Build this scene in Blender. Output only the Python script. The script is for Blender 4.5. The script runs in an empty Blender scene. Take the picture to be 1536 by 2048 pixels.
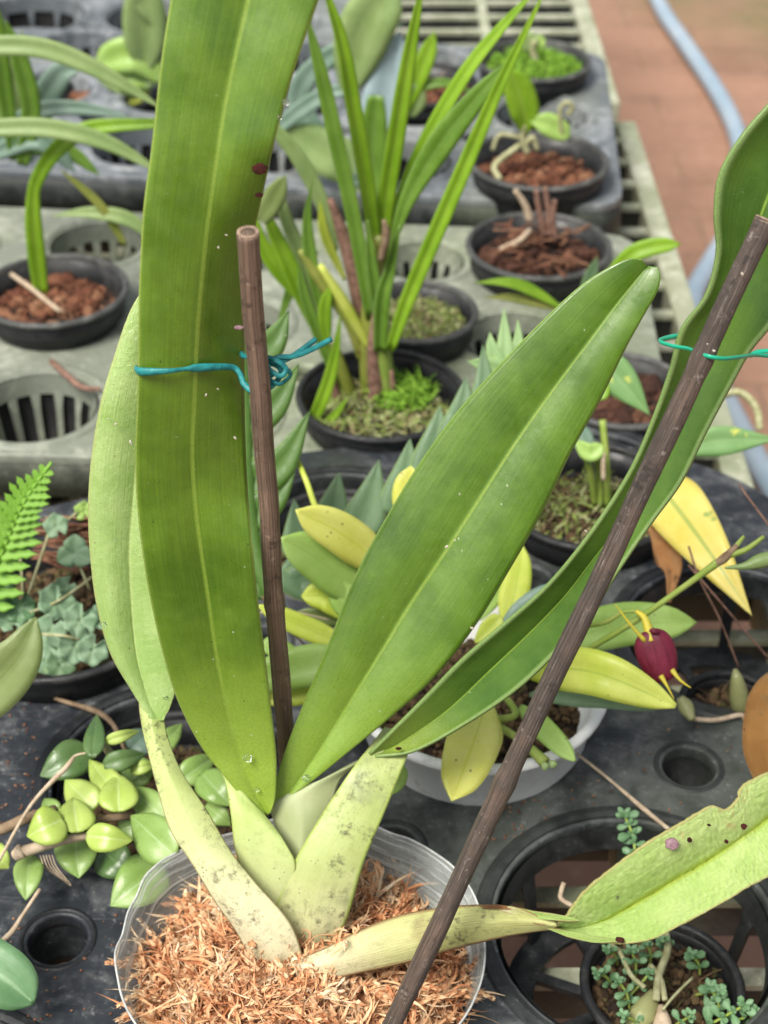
import bpy, bmesh, math, random
from mathutils import Vector, Matrix, noise
random.seed(7)
R = math.radians
S = bpy.context.scene
col = S.collection
# ------------------------------------------------------------------ camera
F = 3076.0; PITCH = R(37.0); H = 0.485
cd = bpy.data.cameras.new('camera'); cam = bpy.data.objects.new('camera', cd); col.objects.link(cam)
cam.location = (0, 0, H); cam.rotation_euler = (R(90) - PITCH, 0, 0)
cd.sensor_fit = 'VERTICAL'; cd.sensor_height = 36.0; cd.lens = 36.0 * F / 2048.0
cd.clip_start = 0.01; cd.clip_end = 200
cd.dof.use_dof = True; cd.dof.focus_distance = 0.50; cd.dof.aperture_fstop = 15.0
S.camera = cam
# ------------------------------------------------------------------ light
w = bpy.data.worlds.new('World'); S.world = w; w.use_nodes = True
nt = w.node_tree
sky = nt.nodes.new('ShaderNodeTexSky'); sky.sky_type = 'NISHITA'; sky.sun_disc = False
SUN_EL, SUN_AZ = R(58), R(-138)          # azimuth measured from +Y towards +X
sky.sun_elevation = SUN_EL; sky.sun_rotation = SUN_AZ; sky.air_density = 1.0; sky.dust_density = 4.0; sky.ozone_density = 1.0
bg = nt.nodes['Background']; bg.inputs[1].default_value = 0.075
hs = nt.nodes.new('ShaderNodeHueSaturation'); hs.inputs['Saturation'].default_value = .35   # greenhouse film whitens the sky
nt.links.new(sky.outputs[0], hs.inputs['Color']); nt.links.new(hs.outputs[0], bg.inputs[0])
sd = bpy.data.lights.new('sun', 'SUN'); sd.energy = 2.3; sd.angle = R(24); sd.color = (1, .95, .87)
sun = bpy.data.objects.new('sun', sd); col.objects.link(sun)
sdir = Vector((math.sin(SUN_AZ) * math.cos(SUN_EL), math.cos(SUN_AZ) * math.cos(SUN_EL), math.sin(SUN_EL)))
sun.rotation_euler = sdir.to_track_quat('Z', 'Y').to_euler(); sun.location = sdir * 5
S.view_settings.view_transform = 'Standard'; S.view_settings.look = 'None'
S.view_settings.exposure = 1.0; S.view_settings.gamma = 1.0
# ------------------------------------------------------------------ helpers
CP, SP = math.cos(PITCH), math.sin(PITCH)
CAM = Vector((0, 0, H))
def ray(x, y):
    u = (x - 768) / F; v = (1024 - y) / F
    return Vector((u, CP + v * SP, -SP + v * CP))
def D(x, y, d): return CAM + ray(x, y) * d                  # point at a distance in front of the lens
def G(x, y, z=0.0):                                          # point on a level plane
    r = ray(x, y); return CAM + r * ((z - H) / r.z)
def VY(x, y, Y): r = ray(x, y); return CAM + r * (Y / r.y)   # point on an upright plane
def depth(p): return (p - CAM).dot(Vector((0, CP, -SP)))
def px(p, n): return n * depth(p) / F                        # n photo pixels at p, in metres
def tag(o, label=None, cat=None, group=None, kind=None):
    for k, v in (('label', label), ('category', cat), ('group', group), ('kind', kind)):
        if v: o[k] = v
    return o
def empty(name, loc, label, cat, group=None):
    o = bpy.data.objects.new(name, None); col.objects.link(o); o.location = loc; o.empty_display_size = .01
    return tag(o, label, cat, group)
def ploc(o):
    v = Vector((0, 0, 0))
    while o is not None: v = v + o.location; o = o.parent
    return v
def link(name, me, mat, parent=None, smooth=True, origin=None):
    o = bpy.data.objects.new(name, me); col.objects.link(o)
    if parent is not None:
        me.transform(Matrix.Translation(-ploc(parent))); o.parent = parent
    elif origin is not None:
        me.transform(Matrix.Translation(-Vector(origin))); o.location = origin
    if mat: me.materials.append(mat)
    if smooth: me.polygons.foreach_set('use_smooth', [True] * len(me.polygons))
    return o
def mesh(verts, faces, uvs=None):
    me = bpy.data.meshes.new('mesh'); me.from_pydata([tuple(v) for v in verts], [], faces)
    if uvs:
        l = me.uv_layers.new(name='UVMap'); d = []
        for p in me.polygons:
            for vi in p.vertices: d += uvs[vi]
        l.data.foreach_set('uv', d)
    me.update(); return me
class MB:
    def __init__(s): s.v = []; s.f = []; s.uv = []
    def add(s, v, f, uv=None):
        n = len(s.v); s.v += list(v); s.f += [tuple(i + n for i in q) for q in f]
        s.uv += list(uv) if uv else [(0, 0)] * len(v)
    def build(s, name, mat, parent=None, smooth=True, origin=None):
        return link(name, mesh(s.v, s.f, s.uv), mat, parent, smooth, origin)
def cr(P, t):                                               # catmull-rom through a list, t in 0..1
    n = len(P) - 1; x = min(max(t, 0), 1) * n; i = min(int(x), n - 1); f = x - i
    p1, p2 = P[i], P[i + 1]
    p0 = P[i - 1] if i > 0 else p1 + (p1 - p2); p3 = P[i + 2] if i + 2 <= n else p2 + (p2 - p1)
    return .5 * ((2 * p1) + (p2 - p0) * f + (2 * p0 - 5 * p1 + 4 * p2 - p3) * f * f + (3 * p1 - p0 - 3 * p2 + p3) * f ** 3)
def tube_geo(P, rads, n=8, seg=6, cap=True, jit=0, flat=1.0):
    P = [Vector(p) for p in P]; N = (len(P) - 1) * seg if len(P) > 2 else seg
    vs = []; fs = []; uv = []; ref = None; L = 0; last = None
    for i in range(N + 1):
        t = i / N; c = cr(P, t) if len(P) > 2 else P[0].lerp(P[1], t)
        c2 = cr(P, min(t + .01, 1)) if len(P) > 2 else P[1]; c1 = cr(P, max(t - .01, 0)) if len(P) > 2 else P[0]
        T = (c2 - c1).normalized()
        if ref is None: ref = T.orthogonal().normalized()
        ref = (ref - T * ref.dot(T)).normalized(); B = T.cross(ref)
        r = rads if not isinstance(rads, (list, tuple)) else cr([float(q) for q in rads], t)
        if last is not None: L += (c - last).length
        last = c
        for k in range(n):
            a = 2 * math.pi * k / n; rr = r * (1 + jit * (random.random() - .5))
            vs.append(c + ref * math.cos(a) * rr + B * math.sin(a) * rr * flat); uv.append((k / n, L * 20))
        if i:
            for k in range(n):
                a0 = (i - 1) * n + k; a1 = (i - 1) * n + (k + 1) % n
                fs.append((a0, a1, a1 + n, a0 + n))
    if cap:
        fs.append(tuple(range(n))[::-1]); fs.append(tuple(N * n + k for k in range(n)))
    return vs, fs, uv
def tube(name, P, rads, mat, parent=None, origin=None, **k):
    m = MB(); m.add(*tube_geo(P, rads, **k)); return m.build(name, mat, parent, True, origin)
def strip_geo(P, W, nrm=None, roll=0, fold=.18, cols=6, segs=20, wav=0.0, tipw=0.0, droop=0):
    """a leaf blade along the path P; W full widths in metres (spread evenly along it)"""
    P = [Vector(p) for p in P]; W = [float(q) for q in W]
    if len(P) == 2: P = [P[0], P[0].lerp(P[1], .5), P[1]]
    vs = []; fs = []; uv = []; L = 0; last = None; wm = max(W); ph = random.random() * 9
    for i in range(segs + 1):
        t = i / segs; c = cr(P, t); T = (cr(P, min(t + .02, 1)) - cr(P, max(t - .02, 0))).normalized()
        N0 = Vector(nrm) if nrm is not None else (CAM - c).normalized()
        rl = roll[0] + (roll[1] - roll[0]) * t if isinstance(roll, (tuple, list)) else roll
        side = T.cross(N0)
        side = side.normalized() if side.length > 1e-6 else T.orthogonal()
        side = Matrix.Rotation(R(rl), 3, T) @ side; N = side.cross(T).normalized()
        ww = max(cr(W, t), 0) * .5
        if last is not None: L += (c - last).length
        last = c
        for j in range(cols + 1):
            s = j / cols * 2 - 1
            off = abs(s) * fold * ww - .10 * ww * math.sin(abs(s) * math.pi) * -1
            wv = wav * ww * math.sin(t * 9 + ph + (0 if s > 0 else 2)) * s * s
            vs.append(c + side * s * ww + N * (off + wv)); uv.append((j / cols, L / wm))
        if i:
            for j in range(cols):
                a = (i - 1) * (cols + 1) + j; fs.append((a, a + 1, a + cols + 2, a + cols + 1))
    return vs, fs, uv
def solid(o, th):
    m = o.modifiers.new('thickness', 'SOLIDIFY'); m.thickness = th; m.offset = 0; return o
def blade(parent, P, Wpx, mat, name='leaf', label=None, th=.0006, **k):
    """leaf whose widths are given in photo pixels at its own distance"""
    P = [Vector(p) for p in P]; n = len(Wpx) - 1
    W = [px(cr(P, i / n) if len(P) > 2 else P[0].lerp(P[-1], i / n), q) for i, q in enumerate(Wpx)]
    g = strip_geo(P, W, **k); me = mesh(*g); o = link(name, me, mat, parent); solid(o, th)
    if label: o['label'] = label
    return o
PT = (0, .55, .85, 1, .97, .85, .62, .3, 0)               # pointed oval
RD = (.05, .45, .75, .95, 1, 1, .93, .72, .02)            # round-ended
ST = (.55, .8, .95, 1, 1, .95, .8, .5, .02)               # strap
ML = (.3, .62, .85, 1, 1, .92, .75, .42, .02)
def prof(p, w): return [q * w for q in p]
def lathe_geo(prof_, c, n=48, wob=None):
    vs = []; fs = []; uv = []
    for i, (r, z) in enumerate(prof_):
        for k in range(n):
            a = 2 * math.pi * k / n; x, y, zz = r * math.cos(a), r * math.sin(a), z
            if wob: x, y, zz = wob(a, r, z, i)
            vs.append(Vector((c[0] + x, c[1] + y, c[2] + zz))); uv.append((k / n, i / len(prof_)))
        if i:
            for k in range(n):
                a0 = (i - 1) * n + k; a1 = (i - 1) * n + (k + 1) % n
                fs.append((a0, a1, a1 + n, a0 + n))
    return vs, fs, uv
def box_geo(x0, x1, y0, y1, z0, z1):
    v = [Vector((x, y, z)) for z in (z0, z1) for y in (y0, y1) for x in (x0, x1)]
    return v, [(0, 2, 3, 1), (4, 5, 7, 6), (0, 1, 5, 4), (2, 6, 7, 3), (0, 4, 6, 2), (1, 3, 7, 5)]
# ------------------------------------------------------------------ materials
class NT:
    def __init__(s, name):
        s.m = bpy.data.materials.new(name); s.m.use_nodes = True; s.t = s.m.node_tree
        s.b = s.t.nodes['Principled BSDF']; s.out = s.t.nodes['Material Output']
    def n(s, typ, **k):
        o = s.t.nodes.new('ShaderNode' + typ)
        for a, v in k.items():
            if hasattr(o, a): setattr(o, a, v)
            else: o.inputs[a.replace('_', ' ')].default_value = v
        return o
    def l(s, a, b): s.t.links.new(a, b)
    def setin(s, i, v):
        if hasattr(v, 'is_output') or hasattr(v, 'links'): s.l(v, i)
        else: i.default_value = v
    def math(s, op, a, b=0.0, clamp=False):
        o = s.t.nodes.new('ShaderNodeMath'); o.operation = op; o.use_clamp = clamp
        s.setin(o.inputs[0], a); s.setin(o.inputs[1], b); return o.outputs[0]
    def noise(s, vec, scale, detail=3, rough=.55, dist=0):
        o = s.n('TexNoise'); o.inputs['Scale'].default_value = scale; o.inputs['Detail'].default_value = detail
        o.inputs['Roughness'].default_value = rough; o.inputs['Distortion'].default_value = dist
        if vec is not None: s.l(vec, o.inputs['Vector'])
        return o.outputs['Fac']
    def map(s, vec, sc):
        o = s.t.nodes.new('ShaderNodeMapping'); s.l(vec, o.inputs[0]); o.inputs['Scale'].default_value = sc; return o.outputs[0]
    def rng(s, v, a, b, c=0.0, d=1.0):
        o = s.t.nodes.new('ShaderNodeMapRange'); o.clamp = True; o.interpolation_type = 'SMOOTHSTEP'
        s.l(v, o.inputs[0])
        for i, q in enumerate((a, b, c, d)): o.inputs[i + 1].default_value = q
        return o.outputs[0]
    def mix(s, f, a, b):
        o = s.t.nodes.new('ShaderNodeMix'); o.data_type = 'RGBA'
        s.setin(o.inputs[0], f); s.setin(o.inputs[6], c4(a)); s.setin(o.inputs[7], c4(b)); return o.outputs[2]
    def bump(s, h, st=.3, dist=.001):
        o = s.t.nodes.new('ShaderNodeBump'); o.inputs['Strength'].default_value = st; o.inputs['Distance'].default_value = dist
        s.l(h, o.inputs['Height']); s.l(o.outputs[0], s.b.inputs['Normal']); return o.outputs[0]
    def coord(s, k='Object'): return s.n('TexCoord').outputs[k]
def c4(c):
    if isinstance(c, (tuple, list)) and len(c) == 3: return (c[0], c[1], c[2], 1)
    return c
def srgb(r, g, b):
    f = lambda c: (c / 255 / 12.92) if c / 255 <= .04045 else ((c / 255 + .055) / 1.055) ** 2.4
    return (f(r), f(g), f(b))
def leafmat(name, dark, light, rib=None, ribw=.035, edge=None, edgew=.03, rough=.38, tr=.25, vein=.5, specks=.0,
            blotch=None, bthr=.62, bscale=60, dots=None, dthr=.10, dscale=260, bumpy=.25, wrink=0, spec=.5, tip=None, ends=None, bd=.0006, bsoft=.06, grime=0):
    s = NT(name); uv = s.coord('UV'); ob = s.coord('Object')
    sep = s.n('SeparateXYZ'); s.l(uv, sep.inputs[0]); u = sep.outputs[0]
    st = s.noise(s.map(uv, (46, .9, 1)), 1, 2, .6); big = s.noise(ob, 45, 3, .6)
    fine = s.noise(s.map(uv, (120, 2.2, 1)), 1, 2, .6)
    f = s.math('ADD', s.math('MULTIPLY', s.math('SUBTRACT', st, .5), vein), s.rng(big, .3, .7, .15, .85), True)
    c = s.mix(f, dark, light)
    c = s.mix(s.math('MULTIPLY', s.rng(fine, .5, .75), .18), c, light)
    du = s.math('ABSOLUTE', s.math('SUBTRACT', u, .5))
    if ends:                                                # colour of the leaf base / sheath end, v small
        v = sep.outputs[1]; c = s.mix(s.rng(v, ends[1], ends[2], 1, 0), c, ends[0])
    if blotch:
        bn = s.noise(ob, bscale, 4, .65); c = s.mix(s.rng(bn, bthr, bthr + bsoft, 0, .9 if bsoft < .1 else .5), c, blotch)
    if dots:
        vo = s.n('TexVoronoi'); vo.inputs['Scale'].default_value = dscale; s.l(ob, vo.inputs['Vector'])
        k = s.noise(ob, 90, 2); c = s.mix(s.math('MULTIPLY', s.rng(vo.outputs['Distance'], dthr, dthr + .06, 1, 0), s.rng(k, .5, .6)), c, dots)
    if rib is not None:
        c = s.mix(s.rng(du, ribw * .35, ribw, .85, 0), c, rib)
    if edge is not None:
        c = s.mix(s.rng(du, .5 - edgew, .5 - edgew * .3, 0, .85), c, edge)
    if specks:
        vo = s.n('TexVoronoi'); vo.inputs['Scale'].default_value = 330; s.l(s.map(ob, (1, 1, .6)), vo.inputs['Vector'])
        k = s.noise(ob, 120, 1); k2 = s.rng(k, .70 - specks * .09, .74 - specks * .09)
        c = s.mix(s.math('MULTIPLY', s.rng(vo.outputs['Distance'], .06, .13, .8, 0), k2), c, (.62, .66, .5))
    c = s.mix(s.rng(s.noise(ob, 1300, 2, .7), .42, .62, 0, .22), c, dark)
    wm_ = s.rng(s.noise(ob, 22, 4, .7, .8), .52, .72, 0, .13); c = s.mix(wm_, c, [min(1, q_ * 1.5 + .06) for q_ in light])
    if grime:
        gn = s.noise(ob, 260, 6, .8); gm = s.noise(ob, 34, 4, .65)
        c = s.mix(s.math('MULTIPLY', s.rng(gn, .49, .64, 0, .8), s.rng(gm, .42, .58, .10, grime)), c, (.045, .035, .02))
    scn = s.noise(s.map(uv, (10, 70, 1)), 1, 3, .75, .8); c = s.mix(s.math('MULTIPLY', s.rng(scn, .66, .74), s.rng(s.noise(ob, 70, 2), .5, .6, 0, .45)), c, (.55, .62, .42))
    s.l(c, s.b.inputs['Base Color'])
    rn = s.math('ADD', s.math('MULTIPLY', s.noise(ob, 45, 4, .7), .6), s.math('MULTIPLY', s.noise(ob, 260, 3), .4)); s.l(s.rng(rn, .36, .64, rough - .12, rough + .18), s.b.inputs['Roughness'])
    s.b.inputs['Specular IOR Level'].default_value = spec
    h = s.math('ADD', s.math('MULTIPLY', st, .7), s.math('MULTIPLY', s.noise(ob, 500, 3), .5))
    if wrink:
        wr = s.noise(s.map(uv, (6, 16, 1)), 2.6, 4, .7, 1.6); wf = s.math('ABSOLUTE', s.math('SUBTRACT', wr, .5)); c = s.mix(s.rng(wf, .0, .035, .35 * wrink, 0), c, dark)
        s.l(c, s.b.inputs['Base Color']); h = s.math('ADD', h, s.math('MULTIPLY', s.math('ABSOLUTE', s.math('SUBTRACT', wr, .5)), wrink * 6))
    nb = s.bump(h, bumpy, bd)
    if tr:
        t = s.n('BsdfTranslucent'); s.l(c, t.inputs[0]); s.l(nb, t.inputs['Normal'])
        mx = s.n('MixShader'); mx.inputs[0].default_value = tr
        s.l(s.b.outputs[0], mx.inputs[1]); s.l(t.outputs[0], mx.inputs[2]); s.l(mx.outputs[0], s.out.inputs[0])
    return s.m
def chunkmat(name, cols, rough=.85, fine=.3, clump=0):
    s = NT(name); g = s.n('NewGeometry'); r = s.n('ValToRGB'); e = r.color_ramp.elements
    if clump: s.l(s.math('ADD', s.math('MULTIPLY', g.outputs['Random Per Island'], .55), s.math('SUBTRACT', s.math('MULTIPLY', s.noise(s.coord(), clump, 3, .6), 1.3), .42), True), r.inputs[0])
    else: s.l(g.outputs['Random Per Island'], r.inputs[0])
    while len(e) < len(cols): e.new(.5)
    for i, c in enumerate(cols): e[i].position = i / (len(cols) - 1); e[i].color = c4(c)
    k = s.noise(s.coord(), 350, 3); c = s.mix(s.rng(k, .35, .75, 0, .45), r.outputs[0], [q * fine for q in cols[0]] + [1])
    s.l(c, s.b.inputs['Base Color']); s.b.inputs['Roughness'].default_value = rough
    s.bump(k, .5, .0008); s.b.inputs['Specular IOR Level'].default_value = .25
    return s.m
def plastic(name, base, dust, algae, rough=.5, amt=.5, spec=.5, algamt=.4):
    s = NT(name); ob = s.coord()
    a = s.noise(ob, 14, 5, .65, .6); b = s.noise(ob, 90, 4, .7, .3); c = s.noise(ob, 420, 3, .7); d = s.noise(ob, 7, 3, .6)
    dm = s.math('MULTIPLY', s.rng(s.math('ADD', s.math('MULTIPLY', a, .6), s.math('MULTIPLY', b, .4)), .44, .64), amt)
    k = s.mix(dm, base, dust); k = s.mix(s.math('MULTIPLY', s.rng(d, .5, .68), algamt), k, algae)
    sp = s.math('MULTIPLY', s.rng(c, .56, .7), s.rng(b, .45, .65)); k = s.mix(s.math('MULTIPLY', sp, .55), k, [min(1, q * 1.7) for q in dust])
    dk = s.rng(s.noise(ob, 200, 3, .6), .58, .72); k = s.mix(s.math('MULTIPLY', dk, .35), k, [q * .4 for q in base])
    # fine scuff lines
    sc = s.noise(s.map(ob, (30, 700, 1)), 1, 2, .5, 2); k = s.mix(s.math('MULTIPLY', s.rng(sc, .62, .75), .25), k, dust)
    s.l(k, s.b.inputs['Base Color']); s.l(s.rng(b, .3, .7, rough - .1, rough + .2), s.b.inputs['Roughness'])
    s.b.inputs['Specular IOR Level'].default_value = spec; s.bump(s.math('ADD', b, s.math('MULTIPLY', c, .5)), .25, .0008)
    return s.m
def plain(name, c, rough=.6, var=.25, scale=120, c2=None, bump=.2, tr=0, spec=.4):
    s = NT(name); k = s.noise(s.coord(), scale, 4, .6)
    q = s.mix(s.rng(k, .35, .7), c, c2 or [x * (1 - var) for x in c]); s.l(q, s.b.inputs['Base Color'])
    s.b.inputs['Roughness'].default_value = rough; s.b.inputs['Specular IOR Level'].default_value = spec; s.bump(k, bump, .0006)
    if tr:
        t = s.n('BsdfTranslucent'); s.l(q, t.inputs[0]); mx = s.n('MixShader'); mx.inputs[0].default_value = tr
        s.l(s.b.outputs[0], mx.inputs[1]); s.l(t.outputs[0], mx.inputs[2]); s.l(mx.outputs[0], s.out.inputs[0])
    return s.m
M = {}
M['leaf_deep'] = leafmat('leaf_deep', (.073, .165, .008), (.168, .310, .016), rib=(.28, .43, .05), ribw=.026, edge=(.34, .46, .10), edgew=.022, rough=.36, tr=.24, specks=.6, spec=.85, vein=.8, dots=(.03, .05, .01), dthr=.05, ends=((.34, .50, .06), 0.1, 2.4))
M['leaf_mid'] = leafmat('leaf_mid', (.062, .145, .010), (.142, .272, .018), rib=(.28, .43, .06), ribw=.020, edge=(.26, .40, .09), edgew=.018, rough=.33, tr=.22, specks=.5, spec=.85, vein=.7, ends=((.28, .44, .05), 0.1, 2.2))
M['leaf_wavy'] = leafmat('leaf_wavy', (.045, .115, .014), (.10, .205, .020), rib=(.26, .42, .05), ribw=.020, edge=(.24, .36, .12), edgew=.075, rough=.36, tr=.2, specks=.3, ends=((.24, .33, .05), 0.1, 1.4))
M['leaf_pale'] = leafmat('leaf_pale', (.32, .53, .12), (.55, .73, .28), rib=(.60, .76, .28), ribw=.03, edge=(.50, .60, .22), edgew=.05, rough=.2, tr=.25, specks=1.3, wrink=.25, bumpy=.45, bd=.0010, dots=(.08, .03, .01), dthr=.04, spec=.9)
M['leaf_old'] = leafmat('leaf_old', (.32, .50, .10), (.56, .70, .26), rib=(.36, .46, .03), ribw=.07, edge=(.48, .40, .16), edgew=.03, rough=.32, tr=.15, specks=1.2, wrink=.35, bumpy=.6, bd=.0010, dots=(.05, .04, .05), dthr=.08, dscale=120, spec=.7, blotch=(.52, .38, .16), bthr=.66, bscale=45)
M['sheath'] = leafmat('sheath', (.38, .48, .13), (.50, .58, .22), ends=((.80, .74, .50), .6, 3.6), rough=.5, tr=.12, vein=1.0, blotch=(.16, .15, .09), bthr=.52, bscale=30, bsoft=.14, grime=1.0, dots=(.03, .02, .01), dthr=.07, dscale=420, bumpy=.4, edge=(.40, .32, .16), edgew=.035)
M['sheath_neck'] = leafmat('sheath_neck', (.40, .42, .14), (.52, .52, .22), ends=((.80, .72, .50), .5, 4.0), rough=.5, tr=.12, vein=1.2, blotch=(.24, .14, .06), bthr=.52, bscale=40, bsoft=.14, grime=.9, bumpy=.6, bd=.001, edge=(.30, .15, .07), edgew=.09)
M['sheath_clean'] = leafmat('sheath_clean', (.42, .55, .14), (.54, .64, .25), ends=((.60, .63, .34), .3, 2.4), rough=.45, tr=.15, vein=.4, grime=.2, dots=(.05, .05, .02), dthr=.04, dscale=300, edge=(.40, .50, .12), edgew=.03)
M['sheath_grey'] = leafmat('sheath_grey', (.34, .40, .18), (.46, .50, .28), rough=.5, tr=.12, vein=.3, dots=(.05, .05, .02), dthr=.05)
M['sheath_dirty'] = leafmat('sheath_dirty', (.34, .42, .12), (.48, .54, .22), ends=((.78, .73, .46), .1, 2.4), rough=.5, tr=.12, vein=.9, blotch=(.11, .12, .08), bthr=.49, bscale=28, bsoft=.14, grime=1.0, dots=(.03, .02, .01), dthr=.07, dscale=420, edge=(.36, .46, .10), edgew=.08)
M['strap'] = leafmat('strap', (.18, .36, .015), (.32, .54, .03), rib=(.34, .50, .07), ribw=.05, edge=(.28, .42, .1), tr=.3, rough=.4)
M['strap_dark'] = leafmat('strap_dark', (.10, .21, .02), (.18, .33, .04), rib=(.2, .32, .08), ribw=.04, edge=(.3, .4, .2), tr=.2)
M['strap_pale'] = leafmat('strap_pale', (.24, .36, .12), (.38, .50, .20), rib=(.30, .42, .14), ribw=.06, tr=.3, rough=.35)
M['blue_green'] = leafmat('blue_green', (.13, .22, .15), (.24, .34, .28), rib=(.25, .36, .28), tr=.15, rough=.4, specks=.5)
M['blue_grey'] = leafmat('blue_grey', (.30, .42, .44), (.42, .53, .56), tr=.15, rough=.45, specks=.5)
M['succulent'] = leafmat('succulent', (.09, .17, .08), (.15, .25, .12), edge=(.26, .36, .12), edgew=.05, tr=.12, rough=.5, specks=.6)
M['succulent_pale'] = leafmat('succulent_pale', (.22, .38, .14), (.34, .50, .22), edge=(.42, .58, .2), edgew=.06, tr=.25, rough=.45)
M['keel'] = leafmat('keel', (.055, .13, .02), (.10, .20, .035), edge=(.25, .38, .12), edgew=.04, tr=.15, rough=.45, specks=.8)
M['yellow'] = leafmat('yellow', (.74, .76, .13), (.86, .87, .30), rib=(.68, .72, .08), ribw=.03, tr=.35, blotch=(.24, .19, .12), bthr=.66, bscale=70, dots=(.25, .2, .08), dthr=.10)
M['yellow_green'] = leafmat('yellow_green', (.52, .64, .06), (.76, .82, .20), rib=(.44, .58, .08), ribw=.03, tr=.35, dots=(.2, .18, .08), dthr=.08, blotch=(.24, .24, .14), bthr=.70)
M['fresh'] = leafmat('fresh', (.32, .52, .09), (.50, .70, .22), rib=(.38, .56, .14), ribw=.03, tr=.32, rough=.35, dots=(.1, .12, .05), dthr=.05)
M['variegated'] = leafmat('variegated', (.70, .60, .10), (.82, .72, .24), rib=(.30, .42, .10), ribw=.06, tr=.3, blotch=(.22, .38, .10), bthr=.54, bscale=28)
M['spotted'] = leafmat('spotted', (.16, .32, .10), (.24, .42, .16), rib=(.3, .45, .2), tr=.25, blotch=(.70, .72, .15), bthr=.60, bscale=110)
M['hoya_bright'] = leafmat('hoya_bright', (.36, .50, .08), (.50, .62, .17), rib=(.55, .66, .3), ribw=.035, tr=.2, rough=.3, specks=1.2, spec=.6, vein=.15)
M['hoya'] = leafmat('hoya', (.20, .34, .07), (.32, .46, .14), rib=(.38, .52, .25), ribw=.03, tr=.18, rough=.3, specks=1.6, spec=.6, vein=.15)
M['hoya_dark'] = leafmat('hoya_dark', (.06, .13, .04), (.12, .20, .06), rib=(.16, .25, .1), ribw=.03, tr=.1, rough=.28, specks=1.2, spec=.6, vein=.15)
M['weed'] = leafmat('weed', (.16, .28, .15), (.26, .38, .24), rib=(.26, .38, .2), ribw=.05, tr=.2, rough=.5)
M['pilea'] = leafmat('pilea', (.10, .22, .09), (.19, .35, .17), rib=(.26, .42, .22), ribw=.06, tr=.2, rough=.4, specks=.4)
M['fern'] = leafmat('fern', (.22, .48, .04), (.34, .62, .10), rib=(.4, .66, .15), ribw=.05, tr=.35, rough=.45)
M['olive'] = leafmat('olive', (.15, .21, .06), (.24, .30, .11), rib=(.12, .18, .04), ribw=.015, edge=(.30, .36, .16), tr=.12, rough=.4, specks=.7)
M['orange_leaf'] = leafmat('orange_leaf', (.36, .17, .05), (.62, .34, .11), tr=.15, blotch=(.25, .22, .13), bthr=.50, bscale=70, bsoft=.14, dots=(.08, .04, .02), dthr=.16, wrink=.8, bumpy=.7, bd=.0014)
M['dry_leaf'] = leafmat('dry_leaf', (.34, .15, .05), (.58, .32, .13), tr=.2, wrink=.5, bumpy=.6, blotch=(.14, .07, .03), bthr=.6)
M['bulb'] = leafmat('bulb', (.24, .26, .10), (.38, .38, .18), tr=.05, blotch=(.16, .12, .06), bthr=.62)
M['stem'] = plain('stem', (.25, .36, .06), .5, c2=(.34, .42, .1), tr=.1)
M['stem_olive'] = leafmat('stem_olive', (.15, .19, .03), (.28, .30, .06), tr=.05, blotch=(.10, .05, .02), bthr=.6)
M['twig'] = plain('twig', (.25, .18, .11), .8, c2=(.14, .09, .05), bump=.5, scale=300)
M['straw'] = plain('straw', (.52, .42, .30), .7, c2=(.36, .27, .18), scale=300)
M['dry_stem'] = plain('dry_stem', (.26, .15, .11), .8, c2=(.12, .06, .04), scale=250)
M['root'] = plain('root', (.42, .42, .24), .7, c2=(.26, .26, .12), scale=300)
M['pot_black'] = plastic('pot_black', (.009, .010, .011), (.05, .05, .05), (.03, .035, .02), .42, .4, .33, .3)
M['pot_grey'] = plastic('pot_grey', (.016, .017, .018), (.08, .08, .075), (.05, .06, .035), .45, .5, .33, .4)
M['pot_rim'] = plastic('pot_rim', (.05, .052, .05), (.20, .20, .18), (.15, .16, .10), .5, .7, .5, .4)
M['pot_white'] = plastic('pot_white', (.84, .85, .83), (.74, .73, .68), (.78, .78, .70), .35, .3, .5, .25)
M['hole_shade'] = plain('hole_shade', (.006, .006, .007), .8, c2=(.012, .012, .012))  # near-black that paints deep shade inside the tray holes
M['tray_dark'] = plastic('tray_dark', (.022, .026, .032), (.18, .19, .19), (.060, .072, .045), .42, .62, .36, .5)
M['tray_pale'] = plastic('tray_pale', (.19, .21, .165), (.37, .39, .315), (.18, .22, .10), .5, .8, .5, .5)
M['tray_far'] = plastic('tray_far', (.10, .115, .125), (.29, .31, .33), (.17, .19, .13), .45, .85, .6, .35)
M['skirt_far_shaded'] = plastic('skirt_far_shaded', (.020, .024, .022), (.10, .105, .10), (.06, .075, .04), .5, .5, .4, .6)  # far tray sides darker than the plate: shade and dirt in the colour
M['skirt_mid_shaded'] = plastic('skirt_mid_shaded', (.05, .056, .044), (.15, .16, .12), (.09, .11, .05), .55, .7, .4, .6)  # middle tray sides, shade and dirt likewise put into the colour
M['socket_dark'] = plastic('socket_dark', (.012, .014, .016), (.07, .075, .075), (.03, .035, .02), .45, .5, .35, .3)
M['bench'] = plastic('bench', (.30, .32, .22), (.56, .57, .46), (.16, .20, .08), .6, .9, .4, .5)
M['bark'] = chunkmat('bark', [(.06, .022, .012), (.14, .05, .028), (.20, .085, .045), (.30, .16, .09)])
M['bark_dark'] = chunkmat('bark_dark', [(.025, .012, .008), (.07, .03, .02), (.12, .055, .03)])
M['soil'] = chunkmat('soil', [(.03, .02, .012), (.08, .05, .025), (.16, .10, .05), (.06, .07, .02)])
M['green_moss'] = chunkmat('green_moss', [(.10, .22, .02), (.18, .36, .03), (.28, .48, .06)], fine=.5)
M['mixed_moss'] = chunkmat('mixed_moss', [(.12, .16, .04), (.26, .34, .08), (.40, .42, .22), (.20, .12, .06)], fine=.5)
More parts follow.
